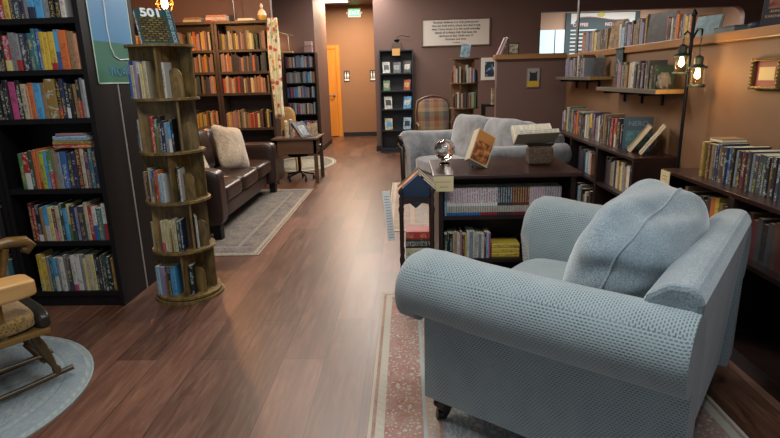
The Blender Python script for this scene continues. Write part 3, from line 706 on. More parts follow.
def pillow(label, loc, rot, w_, h_, d_, mat):
    def f(P):
        e = 1 - .10 * (1 - max(abs(P.x), abs(P.z)) ** 2) * 0
        k = max(.0, 1 - abs(P.x) ** 3) * max(0, 1 - abs(P.z) ** 3)
        pin = 1 - .08 * (1 - abs(P.x * P.z))
        return Vector((P.x * pin, P.y * (.12 + .88 * k ** .6), P.z * pin))
    o = thing('throw_pillow', label, 'pillow', loc, rot)
    MB().rbox((0, 0, 0), (w_ / 2, d_ / 2, h_ / 2), k=8, n=18, fn=f).build('cover', mat, o, smooth=True, weld=True)
    pts = []
    for k in range(64):
        a = 2 * PI * k / 64; c, s = math.cos(a), math.sin(a); q = (abs(c) ** 8 + abs(s) ** 8) ** (1 / 8)
        x, z = c / q, s / q; pin = 1 - .08 * (1 - abs(x * z)); pts.append((x * pin * w_ / 2, 0, z * pin * h_ / 2))
    pts.append(pts[0]); MB().tube(pts, .005, 6).build('piping', mat, o, smooth=True)
pillow('beige textured throw pillow on the brown leather sofa', (-1.88, 5.75, .675), (math.radians(-18), math.radians(10), math.radians(72)), .50, .48, .16, M_pillow)
pillow('beige pillow at the near end of the sofa, mostly behind the tower', (-2.0, 5.0, .62), (math.radians(-20), 0, math.radians(85)), .42, .40, .14, M_pillow)

# ------------------------------------------------------------------ side table behind the sofa
st_ = thing('side_table', 'dark walnut side table with drawer at the far sofa end', 'table', (-1.78, 7.18, 0))
MB().box(-.02, .60, -.01, .30, .585, .61).box(.12, .60, .3, .56, .585, .61).build('tabletop', M_walnut, st_, bevel=.004)
MB().box(0, .575, .01, .28, .40, .585).build('apron', M_walnut, st_)
dr_ = MB().box(.575, .585, .04, .26, .43, .56).build('drawer_front', M_walnut, st_, bevel=.002)
MB().lathe([(.006, 0), (.006, .015), (.014, .02), (.01, .03)], n=12, axis='x', X=T(.585, .15, .5)).build('knob', M_steel, dr_, smooth=True)
for x, y in ((.0, .01), (.535, .01), (.535, .50)):
    MB().prism([(x, 0), (x + .05, 0), (x + .045, .585), (x - .0, .585)] if x > .1 else [(x, 0), (x + .045, 0), (x + .05, .585), (x, .585)], y, y + .045, 'y').build('leg', M_walnut, st_)
def face_mat(m):
    if not m.name.startswith('cover_') or m.name == 'cover_501': return m
    code = m.name.split('_')[1]; key = 'face_' + m.name
    if key in MATS: return MATS[key]
    f = base_mat(key, PAL[code][1], .45); t = NT(f); c0 = lin(PAL[code][1]); n = t.noise(t.coord(), 16, 3, .5, 1.0)
    t.col(t.ramp(n, [(.35, [q * .55 for q in c0[:3]]), (.5, c0[:3]), (.68, [min(1, q * 1.5 + .03) for q in c0[:3]])])); return f
def cover_face(*a): return face_mat(cover_mat(*a))
def stand_book(label, loc, rot, w_, h_, d_, mat, name='book', cat='book', easel=False, extra=None):
    """book facing local -y, standing, lower front edge at origin"""
    o = thing(name, label, cat, loc, rot); mat = face_mat(mat)
    MB().box(-w_ / 2, w_ / 2, 0, .003, 0, h_).box(-w_ / 2, w_ / 2, d_ - .003, d_, 0, h_).box(-w_ / 2, -w_ / 2 + .003, .003, d_ - .003, 0, h_).build('cover', mat, o)
    MB().box(-w_ / 2 + .003, w_ / 2 - .003, .003, d_ - .003, .002, h_ - .002).build('page_block', M_paper, o)
    if extra: extra(o)
    return o
def easel(label, loc, rotz, h_=.14, group=None):
    o = thing('book_easel', label, 'easel', loc, rotz, group)
    w_ = .05
    for s in (-1, 1):
        MB().tube([(s * w_, -.035, .022), (s * w_, -.03, .004), (s * w_, .03, .004), (s * w_ * .8, .075, h_)], .0022, 6).build('side_wire', M_metal, o, smooth=True)
    MB().tube([(-w_, .03, .004), (w_, .03, .004)], .0022, 6).tube([(-w_ * .8, .075, h_), (w_ * .8, .075, h_)], .0022, 6).tube([(0, .1, .004), (0, .075, h_)], .0022, 6).build('brace', M_metal, o, smooth=True)
    return o
stand_book('pale thick book standing on the walnut side table, left one', (-1.60, 7.27, .6105), (0, 0, .3), .05, .22, .13, cover_mat('cr'))
stand_book('pale green book standing on the walnut side table, right one', (-1.53, 7.25, .6105), (0, 0, .3), .04, .24, .13, cover_mat('gy', None, .25, 1))
stand_book('dark slanted picture book on an easel on walnut side table', (-1.33, 7.27, .618), (math.radians(-38), 0, math.radians(62)), .24, .25, .03, cover_mat('dg'), extra=lambda o: MB().box(-.07, .07, -.001, 0, .03, .19).build('cover_picture', cover_face('gy', None, .25, 2), o))
stand_book('tan book leaning behind the slanted one on side table', (-1.30, 7.52, .6105), (math.radians(-14), 0, .2), .14, .17, .02, cover_mat('tn'))
stand_book('white spined book leaning at back of walnut side table', (-1.50, 7.50, .6105), (math.radians(-10), 0, -.2), .13, .19, .02, cover_mat('pc'))
cs = thing('stool', 'black rolling stool base tucked under the walnut side table', 'stool', (-1.50, 7.46, 0))
for k in range(5):
    a = k * 2 * PI / 5 + .3; MB().tube([(0, 0, .12), (.19 * math.cos(a), .19 * math.sin(a), .08)], .014).build('leg', M_metal, cs, smooth=True)
    MB().lathe([(.028, -.012), (.028, .012)], n=16, axis='x', X=T(.19 * math.cos(a), .19 * math.sin(a), .03)).box(.19 * math.cos(a) - .006, .19 * math.cos(a) + .006, .19 * math.sin(a) - .006, .19 * math.sin(a) + .006, .03, .08).build('caster', M_metal, cs)
MB().tube([(0, 0, .11), (0, 0, .342)], .022).build('post', M_metal, cs, smooth=True)
MB().lathe([(.14, .34), (.15, .355), (.14, .385)], n=24).build('seat', M_black, cs, smooth=True)
wc = thing('wooden_chair', 'tan wooden chair with rounded back behind the walnut side table', 'chair', (-1.86, 8.35, 0))
MB().rbox((0, 0, .44), (.2, .2, .02), k=5, n=10).build('seat', M_pale, wc, smooth=True, weld=True)
MB().rbox((-.02, .19, .78), (.15, .018, .18), k=2.6, n=12).build('backrest', M_pale, wc, smooth=True, weld=True)
MB().tube([(-.12, .18, .45), (-.1, .19, .66)], .013).tube([(.1, .18, .45), (.07, .19, .66)], .013).build('back_spindles', M_pale, wc, smooth=True)
for x in (-.16, .16):
    for y in (-.16, .16): MB().tube([(x * 1.1, y * 1.1, .007), (x, y, .43)], .015).build('leg', M_pale, wc, smooth=True)

# ------------------------------------------------------------------ hallway signs
ex = thing('exit_sign', 'green lit exit sign on the hallway end wall', 'exit sign', (-1.16, 13.3, 2.83))
gm = base_mat('exit_green', '#18c060', .4); q = gm.node_tree.nodes['Principled BSDF']; q.inputs['Emission Color'].default_value = (.05, .95, .3, 1); q.inputs['Emission Strength'].default_value = 1.0
MB().box(-.15, .15, -.05, 0, -.1, .1).build('housing', M_white, ex, bevel=.005)
MB().box(-.125, .125, -.053, -.05, -.075, .075).build('face', gm, ex)
em3 = base_mat('exit_letters', '#c9ffd9', .4); q = em3.node_tree.nodes['Principled BSDF']; q.inputs['Emission Color'].default_value = (.7, 1, .8, 1); q.inputs['Emission Strength'].default_value = 1.2
text(ex, 'lettering', 'EXIT', .12, (0, -.054, 0), (PI / 2, 0, 0), em3, bold=.003)
for s in (-1, 1): MB().lathe([(.02, 0), (.028, .03), (.028, .035)], n=16, axis='x', X=T(s * .15, -.03, 0) @ Rz(0 if s > 0 else PI)).build('lamp_head', M_white, ex)
def wc_sign(label, x, kind):
    o = thing('restroom_sign', label, 'sign', (x, 13.3, 1.42))
    MB().box(-.07, .07, -.008, 0, -.13, .13).build('plate', M_ink, o, bevel=.003)
    b = MB()
    def person(cx, dress):
        b.lathe([(.001, -.012), (.012, 0), (.001, .012)], n=10, X=T(cx, -.011, .09) @ Matrix.Scale(.15, 4, (0, 1, 0)))
        b.prism([(cx - .012, .07), (cx + .012, .07), (cx + (.032 if dress else .016), -.0), (cx - (.032 if dress else .016), -.0)], -.0105, -.0085, 'y')
        b.box(cx - .013, cx - .003, -.0105, -.0085, -.05, 0).box(cx + .003, cx + .013, -.0105, -.0085, -.05, 0)
    person(-.03, False); person(.03, kind == 'b')
    b.build('figures', M_whiteink, o); MB().box(-.055, .055, -.0105, -.0085, -.1, -.065).build('text_strip', M_whiteink, o)
wc_sign('black and white restroom sign nearer the orange door', -1.40, 'b')
wc_sign('black and white restroom sign right of the other restroom sign', -.78, 'a')

# ------------------------------------------------------------------ black display shelf
bookcase('black display shelf with face-out books by the hallway corner', (-.475, 10.12, 0), 0, .615, .285, 1.84, [.08, .42, .80, 1.13, 1.44], base_mat('blue_black_wood', '#1c1f24', .45), plinth=.08, name='display_shelf')
def face_book(label, x, z, code, w_, h_, tilt, kind):
    def ex_(o):
        b = MB(); r1 = random.Random(kind)
        c2 = {1: ('wh', 'dg'), 2: ('dg', 'gy'), 3: ('bk', 'wh'), 4: ('gn', 'cr'), 5: ('rd', 'ye'), 6: ('wh', 'bk'), 7: ('sk', 'wh'), 8: ('cr', 'sk'), 9: ('pb', 'bk')}[kind]
        MB().box(-w_ * .36, w_ * .36, -.0008, 0, h_ * .28, h_ * .72).build('cover_picture', cover_face(c2[1], None, .25, 0), o)
        MB().box(-w_ * .3, w_ * .3, -.0008, 0, h_ * .8, h_ * .88).build('title_band', cover_mat(c2[0], None, .25, 1), o)
    stand_book(label, (x, 10.17, z + .004), (math.radians(-15), 0, tilt), w_, h_, .015, cover_mat(code), extra=ex_)
X0 = -.475
face_book('white and red faced book, left on the top display shelf', X0 + .13, 1.4405, 'wh', .13, .2, .15, 1)
face_book('dark grey book in the centre of the top display shelf', X0 + .32, 1.4405, 'dg', .13, .19, 0, 2)
face_book('black and white book, right on the top display shelf', X0 + .50, 1.4405, 'bk', .13, .21, -.2, 3)
face_book('grey-green book, left on the second display shelf', X0 + .13, 1.1305, 'gn', .12, .18, .15, 4)
face_book('bright red book, right on the second display shelf', X0 + .49, 1.1305, 'rd', .12, .19, -.25, 5)
face_book('white book with dark figures, left on third display shelf', X0 + .15, .8005, 'wh', .14, .23, .15, 6)
face_book('sky blue book, right on the third display shelf', X0 + .49, .8005, 'sk', .14, .22, -.25, 7)
face_book('cream and blue book, left on the fourth display shelf', X0 + .15, .4205, 'cr', .14, .21, .15, 8)
face_book('pale blue book with dark head, right on fourth display shelf', X0 + .48, .4205, 'pb', .14, .22, -.25, 9)
gr = thing('coffee_grinder', 'old wooden hand coffee grinder on top of the display shelf', 'coffee grinder', (-.15, 10.28, 1.841))
MB().box(-.09, .09, -.06, .06, 0, .13).build('box', M_walnut, gr, bevel=.004)
MB().lathe([(.02, .13), (.045, .155), (.05, .18), (.02, .185)], n=16).build('bowl', M_metal, gr, smooth=True)
MB().tube([(0, 0, .18), (0, 0, .22), (.1, 0, .25), (.2, 0, .22), (.24, 0, .235)], .006).build('crank', M_metal, gr, smooth=True)
cd_ = thing('note_card', 'tan card on the front edge of the black display shelf top', 'card', (-.165, 10.117, 1.83))
MB().box(-.07, .07, -.003, 0, -.09, .03).build('card', M_cardy, cd_)

# ------------------------------------------------------------------ quote sign
sg = thing('quote_sign', 'long white framed quote sign on the brown back wall', 'sign', (.925, 10.42, 2.127))
MB().box(-.6, .6, -.02, 0, -.22, .22).build('board', base_mat('sign_board', '#c9c0b4', .7), sg)
MB().box(-.625, .625, -.03, 0, .22, .24).box(-.625, .625, -.03, 0, -.24, -.22).box(-.625, -.6, -.03, 0, -.22, .22).box(.6, .625, -.03, 0, -.22, .22).build('frame', base_mat('sign_frame', '#5a4436', .6), sg)
text(sg, 'lettering', 'Saruman believes it is only great power\nthat can hold evil in check, but that is not\nwhat I have found. It is the small everyday\ndeeds of ordinary folk that keep the\ndarkness at bay. Small acts of\nkindness and love.', .052, (0, -.022, .03), (PI / 2, 0, 0), M_ink, lsp=1.12, bold=.0006)
text(sg, 'attribution', '- GANDALF', .03, (0, -.022, -.175), (PI / 2, 0, 0), M_ink)
pf = thing('framed_picture', 'white framed blue picture on the back wall beside partition', 'picture', (1.53, 10.42, 1.47))
MB().box(-.14, .17, -.02, 0, -.2, .2).build('mat_board', base_mat('mat_board', '#cfc9bd', .7), pf, bevel=.004)
pm = base_mat('blue_picture', '#2f4a66', .5); t = NT(pm); t.col(t.ramp(t.noise(t.coord(), 14, 2), [(.42, '#1f2a38'), (.55, '#4f7391'), (.65, '#d5d8d2')], 'CONSTANT'))
MB().box(-.07, .1, -.022, -.02, -.14, .13).build('print', pm, pf)

# second tower behind the loveseat
T2X, T2Y = .765, 7.32
tower('small far rustic book tower between the loveseat and back wall', (T2X, T2Y, 0), .3, M_rustic2)
for (z, a, cds1, cds2) in ((1.2705, 'top', 'or', ''),):
    farcodes((T2X - .15, T2Y - .15, z), .09, -.05, 'pc wh nv cr', .17, .21, .09)
    farcodes((T2X + .01, T2Y - .165, z), .12, .1, 'wh cr wh rd pb nv', .17, .22, .09)
farcodes((T2X - .13, T2Y - .155, .9555), .14, 0, 'br wh bk cr mr dg', .17, .21, .09)
farcodes((T2X + .05, T2Y - .15, .9555), .09, .2, 'gy cr gn', .17, .2, .08)
stand_book('pale blue book on a tiny easel on top of far tower', (T2X - .01, T2Y - .08, 1.585), (math.radians(-14), math.radians(8), -.1), .12, .17, .012, cover_mat('pb', None, .25, 1))
easel('small wire easel on top of the far tower', (T2X - .01, T2Y - .08, 1.5735), -.1, .1)

# plaid chair
pc_ = thing('plaid_armchair', 'plaid upholstered chair with wooden frame behind the grey loveseat', 'chair', (.46, 8.6, 0), .12)
MB().rbox((0, .22, .74), (.25, .06, .28), k=4, n=14, X=T(0, .22, .74) @ Matrix.Rotation(math.radians(-8), 4, 'X') @ T(0, -.22, -.74)).build('backrest', M_plaid, pc_, smooth=True, weld=True)
pts = [(-.27, .25, .42), (-.28, .27, .8), (-.25, .29, .98), (-.12, .30, 1.045), (0, .30, 1.06), (.12, .30, 1.045), (.25, .29, .98), (.28, .27, .8), (.27, .25, .42)]
MB().tube(pts, .018).build('back_frame', M_darkch, pc_, smooth=True)
MB().rbox((0, -.02, .42), (.26, .25, .07), k=5, n=12).build('seat', M_plaid, pc_, smooth=True, weld=True)
for s in (-1, 1):
    MB().tube([(s * .27, .24, .64), (s * .29, .0, .65), (s * .29, -.2, .63), (s * .28, -.22, .35)], .02).build('armrest', M_darkch, pc_, smooth=True)
    for y in (-.22, .22): MB().tube([(s * .24, y, .38), (s * .25, y * 1.05, .0)], [.024, .014]).build('leg', M_darkch, pc_, smooth=True)

# ------------------------------------------------------------------ upholstered rolled-arm seats
def scroll_leg(mb, x, y, sx, sy, h):
    pts = [(x, y, h), (x + sx * .02, y + sy * .02, h * .75), (x + sx * .035, y + sy * .035, h * .55), (x + sx * .025, y + sy * .025, h * .32), (x + sx * .03, y + sy * .03, h * .14), (x + sx * .05, y + sy * .05, .022)]
    mb.tube(pts, [.05, .048, .038, .024, .02, .022], 10)
def rolled_seat(name, label, cat, loc, rot, W, D, fab, backfab, nback, armtop, backtop, base_z, carved=False, legh=.1, armr=.105):
    """local +y = front; W outside width of body, D depth"""
    o = thing(name, label, cat, loc, rot); hw, hd = W / 2, D / 2
    # body / deck
    MB().rbox((0, 0, (base_z + .33) / 2), (hw - .02, hd - .02, (.33 - base_z) / 2), k=14, n=8).build('base', fab, o, smooth=True, weld=True)
    # arms: profile swept front to back with flare at the front
    for s in (-1, 1):
        zc = armtop - armr; xc = s * (hw - .015)
        prof = [(hw - .005, base_z), (hw - .005, zc - armr * .9)]
        n = 14
        for k in range(n + 1):
            a = -PI * .42 + k / n * (PI * 1.22)
            prof.append((hw - .008 + armr * math.cos(a) * 1.05, zc + armr * math.sin(a)))
        prof += [(hw - .155, zc - .02), (hw - .165, .40), (hw - .165, base_z)]
        b = MB(); secs = []
        ys = [(-hd - .032, .96, 0), (-hd - .012, 1.0, 0), (-hd + .3, 1.0, 0), (0, 1.01, 0), (hd - .2, 1.03, .004), (hd - .06, 1.06, .012), (hd + .02, 1.06, .01), (hd + .055, .99, .0), (hd + .074, .86, -.01)]
        cx, cz = hw - .06, (armtop + base_z) / 2
        vs_ = []
        for (y, sc, dz) in ys:
            for (px, pz) in prof:
                fx = cx + (px - cx) * sc; fz = pz if pz <= base_z + .001 else cz + (pz - cz) * (1 + (sc - 1) * .5) + dz
                low = pz <= zc - armr * .85
                if low: fx = cx + (px - cx) * min(sc, 1.0)
                vs_.append((s * fx, min(y, hd + .012) if low else y, fz))
        m = len(prof); fs = []
        for i in range(len(ys) - 1):
            for k in range(m):
                k2 = (k + 1) % m; fs.append((i * m + k, i * m + k2, (i + 1) * m + k2, (i + 1) * m + k))
        fs.append(tuple(range(m))); fs.append(tuple((len(ys) - 1) * m + k for k in range(m)))
        b.add(vs_, fs); ao = b.build('armrest', fab, o, smooth=True)
        if carved:
            y = hd + .03
            y = hd + .06; pts = [(s * (hw - .05), y, .03), (s * (hw - .04), y + .004, .25), (s * (hw - .03), y + .006, zc - .08)]
            for k in range(15):
                a = -PI / 2 + k / 14 * PI * 1.9; rr = .07 * (1 - k / 20)
                pts.append((s * (hw + .0 + rr * math.cos(a)), y + .012, zc + rr * math.sin(a)))
            MB().tube(pts, .028, 8).build('carved_front', M_carved, o, smooth=True)
    # back: outer shell
    xb = hw - .014
    poly = [(-hd, base_z), (-hd - .035, backtop - .05), (-hd - .025, backtop - .02), (-hd + .0, backtop), (-hd + .06, backtop - .005), (-hd + .12, backtop - .05), (-hd + .17, .40), (-hd + .17, base_z)]
    b = MB(); b.prism(poly, -xb, xb, 'x'); b.build('backrest', backfab, o, bevel=.022)
    # seat cushion(s)
    iw = (hw - .17) * 2
    def puff(P): return Vector((P.x, P.y, P.z + (.15 * (1 - P.x ** 2) * (1 - P.y ** 2) if P.z > 0 else 0)))
    for i in range(nback):
        cw = iw / nback; cx = -iw / 2 + cw * (i + .5)
        MB().rbox((cx, .08, .385), (cw / 2 - .004, hd - .085, .075), k=7, n=16, fn=puff).build('seat_cushion', fab, o, smooth=True, weld=True)
    for s in (-1, 1):
        b = MB(); scroll_leg(b, s * (hw - .08), hd - .08, s, 1, legh + .02); b.build('leg', M_carved, o, smooth=True)
        b = MB(); b.prism([(s * (hw - .12) - .025, 0), (s * (hw - .12) + .025, 0), (s * (hw - .12) + .03, legh + .02), (s * (hw - .12) - .03, legh + .02)], -hd + .04, -hd + .09, 'y'); b.build('leg', M_carved, o)
    return o
def back_cushion(o, c, h, tilt, mat, k=3.6, sag=.0, wr=0.0, seam=True, drop=0.0):
    X = T(*c) @ Matrix.Rotation(tilt, 4, 'X')
    rg = random.Random(5)
    def f(P):
        e = Vector(P)
        e.y *= 1 + .12 * (1 - min(1, abs(P.x)) ** 2) - sag * P.z
        if e.z > 0: e.z *= 1 - drop * max(0, .6 - e.x) / 1.6
        if wr:
            e.x += wr * math.sin(P.z * 9 + P.y * 4) * .3 * abs(P.x); e.y += wr * math.sin(P.x * 7 + P.z * 5) * .5
            e.z += wr * math.sin(P.x * 5 + P.y * 6) * .6
        return e
    ob = MB().rbox((0, 0, 0), h, k=k, n=26, X=X, fn=f).build('back_cushion', mat, o, smooth=True, weld=True)
    if seam:
        for sgn in (1,):
            pts = []
            for q in range(97):
                a = 2 * PI * q / 96; cc, ss = math.cos(a), math.sin(a); kk = (abs(cc) ** k + abs(ss) ** k) ** (1 / k)
                P = f(Vector((cc / kk, 0.0, ss / kk)))
                pts.append(X @ Vector((P.x * h[0] * 1.003, P.y * h[1], P.z * h[2] * 1.003)))
            MB().tube(pts, .0045, 6).build('piping', mat, ob, smooth=True)
    return ob
# the big armchair in front
ac = rolled_seat('armchair', 'large blue-grey woven armchair with rolled arms in the foreground', 'armchair', (.750, 2.112, .006), math.radians(53.13), 1.12, .88, M_chair, M_chairback, 1, .70, .77, .10, armr=.125)
back_cushion(ac, (.065, -.15, .665), (.405, .165, .232), math.radians(22), M_chairback, k=3.8, wr=.05, drop=.25)
# the grey loveseat behind the table
lv = rolled_seat('loveseat', 'grey velvet loveseat with carved wooden arm fronts behind dark table', 'sofa', (.725, 5.79, .006), math.radians(111.7), 1.80, .86, M_velvet, M_velvet, 2, .72, .80, .10, carved=True, armr=.10)
for s in (-1, 1):
    back_cushion(lv, (s * .355, -.19, .66), (.375, .14, .255), math.radians(12), M_velvet, k=5.5, wr=.03, seam=False)

# ------------------------------------------------------------------ dark table-height bookcase in the centre
TBX0, TBX1, TBY, TBD, TBH = .185, .995, 3.185, .60, .79
tb = thing('low_bookcase', 'low dark mahogany bookcase with wide top behind the armchair', 'bookcase', (0, 0, 0))
MB().box(.15, 1.03, 3.15, 3.81, .765, .79).build('top_panel', M_mahog, tb, bevel=.006)
MB().box(TBX0, TBX0 + .028, TBY, TBY + TBD, .007, .765).build('side_panel', M_mahogz, tb)
MB().box(TBX1 - .028, TBX1, TBY, TBY + TBD, .007, .765).build('side_panel', M_mahogz, tb)
MB().box(TBX0 + .028, TBX1 - .028, TBY + .3, TBY + .31, .05, .765).build('back_panel', M_mahogz, tb)
for z in (.08, .255, .53): MB().box(TBX0 + .028, TBX1 - .028, TBY + .008, TBY + .3, z - .022, z).build('shelf', M_mahogz, tb)
MB().box(TBX0 + .028, TBX1 - .028, TBY + .02, TBY + .035, .007, .058).build('plinth', M_mahogz, tb)
# manga rows
def comics(place, x, y, z, L, runs, h, seed):
    i = 0; tot = sum(n for n, *_ in runs); th = L / tot
    for (n, code, band, bh, sd, desc) in runs:
        for k in range(n):
            i += 1
            book(f'{desc} comic volume, {ORD[i]} from left {place}', th - .0016, .12, h, code if not isinstance(code, str) else cover_mat(code, band, bh, sd), (x + (i - 1) * th, y, z), (0, 0, 0), f'comic volumes {place}', hard=False, name='comic_volume')
comics('on upper shelf of low bookcase', .222, 3.21, .5305, .70,
       [(1, 'pb', None, .25, 2, 'pale blue'), (14, comic_mat('comic_a', '#cfc9c9', '#a0656f', '#2f5f96'), '', .12, 1, 'pink and white blue-footed'), (7, comic_mat('comic_b', '#cccac8', '#9a5a66', '#8a2430'), '', .12, 1, 'pink and white red-footed'), (6, comic_mat('comic_c', '#33383a', '#8a9294', '#4a2a30'), '', .12, 0, 'charcoal'),
        (7, comic_mat('comic_d', '#5a3030', '#a07a4a', '#6a2030'), '', .3, 0, 'brown and maroon'), (6, comic_mat('comic_e', '#b8b6b4', '#a8707a', '#9a6a70'), '', .5, 1, 'white and pink'), (7, comic_mat('comic_f', '#aca8a8', '#7a5a66', '#8a4a52'), '', .3, 1, 'pale grey and rose')], .17, 61)
row('on lower shelf of low bookcase', (.222, 3.21, .2555), .285, 0, 'dn bk bk cr pc wh dp mr ye wh gy wh cr wh gy wh mr pb pk', None, .15, .17, dep=.12, seed=62, hard=False, noun='comic volume', name='comic_volume')
flat_stack('in yellow stack on lower shelf of low bookcase', (.60, 3.225, .2555), 0, [('ye', .028, .17, .13, 0), ('ye', .028, .17, .13, .01), ('ye', .028, .17, .13, -.01)], 'yellow volumes lying in the low bookcase')
nt = thing('note_card', 'cream handwritten note on the low bookcase front left corner', 'card', (.21, 3.147, .74))
MB().box(-.06, .06, -.002, 0, -.045, .045).build('card', M_card, nt)
def squiggle(o, x0_, x1_, z, y, amp=.006, n=24, r=.0006):
    MB().tube([(x0_ + (x1_ - x0_) * k / n, y, z + amp * math.sin(k * 1.9) * (.6 + .4 * math.sin(k * .7))) for k in range(n + 1)], r, 4).build('handwriting', M_ink, o)
squiggle(nt, -.045, .045, .012, -.003); squiggle(nt, -.02, .03, -.018, -.003)
# crystal globe
gl = thing('crystal_ball', 'clear glass ball on a small clear stand on the low bookcase', 'glass ball', (.245, 3.54, .79))
glass = base_mat('clear_glass', '#ffffff', .02, 0, Transmission_Weight=1.0, IOR=1.45)
MB().lathe([(.035, 0), (.036, .008), (.022, .02), (.024, .035)], n=24).build('stand', glass, gl, smooth=True)
b = MB(); b.lathe([(.069 * math.sin(PI * k / 20) + 1e-4, .101 - .069 * math.cos(PI * k / 20)) for k in range(21)], n=40); b.build('ball', glass, gl, smooth=True)
# picture book on easel, tilted
pic = base_mat('autumn_cover', '#7a4a26', .4); t = NT(pic); gg = t.n('ShaderNodeSeparateXYZ', {0: t.coord('Generated')}).outputs[2]
a_ = t.ramp(t.noise(t.coord(), 28, 3), [(.35, '#2e1d14'), (.5, '#8a4c22'), (.62, '#c07a4a'), (.75, '#9a9a94')])
t.col(t.mix(t.math('GREATER_THAN', gg, .68), a_, lin('#b4743c')))
o = stand_book('cream edged picture book tilted on the low bookcase top', (.44, 3.36, .825), tuple((Matrix.Rotation(math.radians(27), 3, 'Z') @ Matrix.Rotation(math.radians(-18), 3, 'X') @ Matrix.Rotation(math.radians(31), 3, 'Y')).to_euler()), .135, .215, .06, base_mat('cream_cover', '#b9ab90', .5),
    extra=lambda o: MB().box(-.062, .06, -.001, 0, .006, .21).build('cover_picture', pic, o))
easel('wire easel under the tilted picture book on the low bookcase', (.45, 3.41, .79), .15, .12)
# open book on carved rest
rs = thing('book_rest', 'carved wooden book pedestal on the low bookcase top', 'book stand', (.85, 3.50, .79))
carv = base_mat('carved_brown', '#4a3626', .5); t = NT(carv); vz = t.noise(t.coord(), 60, 4, .7, 1.5); t.col(t.ramp(vz, [(.35, '#281b12'), (.65, '#6e5540')])); t.bump(vz, .9, .01)
MB().rbox((0, 0, .06), (.078, .055, .06), k=7, n=12).build('pedestal', carv, rs, smooth=True, weld=True)
MB().prism([(-.075, .118), (.075, .118), (.09, .132), (-.09, .132)], -.02, .02, 'y').build('cradle', M_carved, rs)
ob = thing('open_book', 'thick old book lying open on the carved wooden pedestal', 'book', (.815, 3.51, .925), (0, math.radians(-2), 0))
oldp = base_mat('old_pages', '#a59c86', .85); t = NT(oldp); g_ = t.n('ShaderNodeSeparateXYZ', {0: t.coord()})
ln = t.math('GREATER_THAN', t.math('FRACT', t.math('MULTIPLY', g_.outputs[1], 130.0)), .55); nn = t.math('GREATER_THAN', t.noise(t.mapping(t.coord(), (90, 10, 10)), 1.0, 2), .47)
tcx = t.math('FRACT', t.math('MULTIPLY', g_.outputs[0], 3.4)); cg = t.math('LESS_THAN', t.math('ABSOLUTE', g_.outputs[0]), .115)
t.col(t.mix(t.math('MULTIPLY', t.math('MULTIPLY', ln, nn), t.math('MULTIPLY', cg, .6)), lin('#cdc5b2'), lin('#66605a')))
for s, a in ((1, 38), (-1, 30)):
    X = Matrix.Rotation(math.radians(a * s), 4, 'X') if s > 0 else Matrix.Rotation(math.radians(-a), 4, 'X')
    y0, y1 = (0, .15) if s > 0 else (-.15, 0)
    pts = []
    prof = [(0, 0), (.15 * s, 0), (.147 * s, .026), (.10 * s, .034), (.04 * s, .032), (0.004 * s, .018)]
    MB().prism(prof, -.125, .125, 'x', X=X).build('page_block', oldp, ob, bevel=.001)
    MB().box(-.13, .13, min(0, .155 * s), max(0, .155 * s), -.004, 0, X=X).build('cover', base_mat('old_cover', '#a89f8b', .7), ob)

# ------------------------------------------------------------------ turned-post magazine stand
ms = thing('magazine_stand', 'dark turned-post wooden book stand left of the low bookcase', 'book stand', (-.038, 2.99, .0))
WS, DS = .175, .17
for x in (0, WS):
    for y in (0, DS):
        prof = [(.011, 0), (.015, .02), (.009, .05), (.012, .09), (.012, .30), (.016, .33), (.009, .36), (.012, .40), (.012, .60), (.017, .63), (.009, .655), (.013, .69), (.007, .705), (.014, .725), (.010, .742), (.002, .755)]
        MB().lathe(prof, c=(x, y, 0), n=12).build('turned_post', M_post, ms, smooth=True)
for y in (0, DS):
    poly = [(.01, .655), (WS / 2, .672), (WS - .01, .655), (WS - .01, .69), (WS / 2, .70), (.01, .69)]
    MB().prism(poly, y - .006, y + .006, 'y').build('rail', M_post, ms)
    MB().box(.01, WS - .01, y - .006, y + .006, .13, .16).build('rail', M_post, ms)
for x in (0, WS):
    MB().box(x - .006, x + .006, .01, DS - .01, .13, .16).box(x - .005, x + .005, .01, DS - .01, .40, .42).build('side_rail', M_post, ms)
MB().box(.0, WS, .0, DS, .118, .13).build('tray', M_post, ms)
flat_stack('in magazine stand', (-.038 + WS / 2 + .002, 3.012, .131), 0, [('wh', .05, .138, .13, 0), ('cr', .055, .138, .13, 0), ('wh', .055, .135, .13, 0), ('wh', .05, .138, .13, 0), ('cr', .045, .135, .13, 0)], 'pale books stacked in the stand')
flat_stack('above pale books in magazine stand', (-.038 + WS / 2 + .004, 3.012, .3915), 0, [('bk', .05, .14, .13, 0), ('rd', .045, .135, .13, 0)])
for i, (c, dy, nm) in enumerate((('bl', -.0, 'blue book tilted on its corner, front of three in magazine stand'), ('pc', .03, 'peach book tilted on its corner, middle of three in magazine stand'), ('bk', .06, 'black book tilted on its corner, back of three in magazine stand'))):
    sl = base_mat('slate_blue_cover', '#2c4159', .6)
    def marks(o, i=i):
        if i == 0:
            for k in range(3): MB().rbox((-.045 + k * .04, -.001, .17 - .012 * k), (.012, .0012, .006), k=2.2, n=6, X=None).build('cover_mark', M_ink, o, smooth=True, weld=True)
    R3 = Matrix.Rotation(math.radians(18), 3, 'X') @ Matrix.Rotation(math.radians(45), 3, 'Y')
    stand_book(nm, (-.006, 3.03 + dy, .668 + dy * .32), tuple(R3.to_euler()), .145, .165, .029, sl if i == 0 else cover_mat(c), extra=marks)
ps = thing('paper_strip', 'long white handwritten paper strip hanging left of the magazine stand', 'paper', (-.10, 3.165, .39), (0, math.radians(-5), 0))
MB().box(-.025, .02, 0, .0015, 0, .31).build('sheet', M_white, ps)
for k in range(16): MB().box(-.018, .012, -.0006, 0, .02 + k * .017, .024 + k * .017).build('handwriting', base_mat('grey_ink', '#8d9aa4', .6), ps)

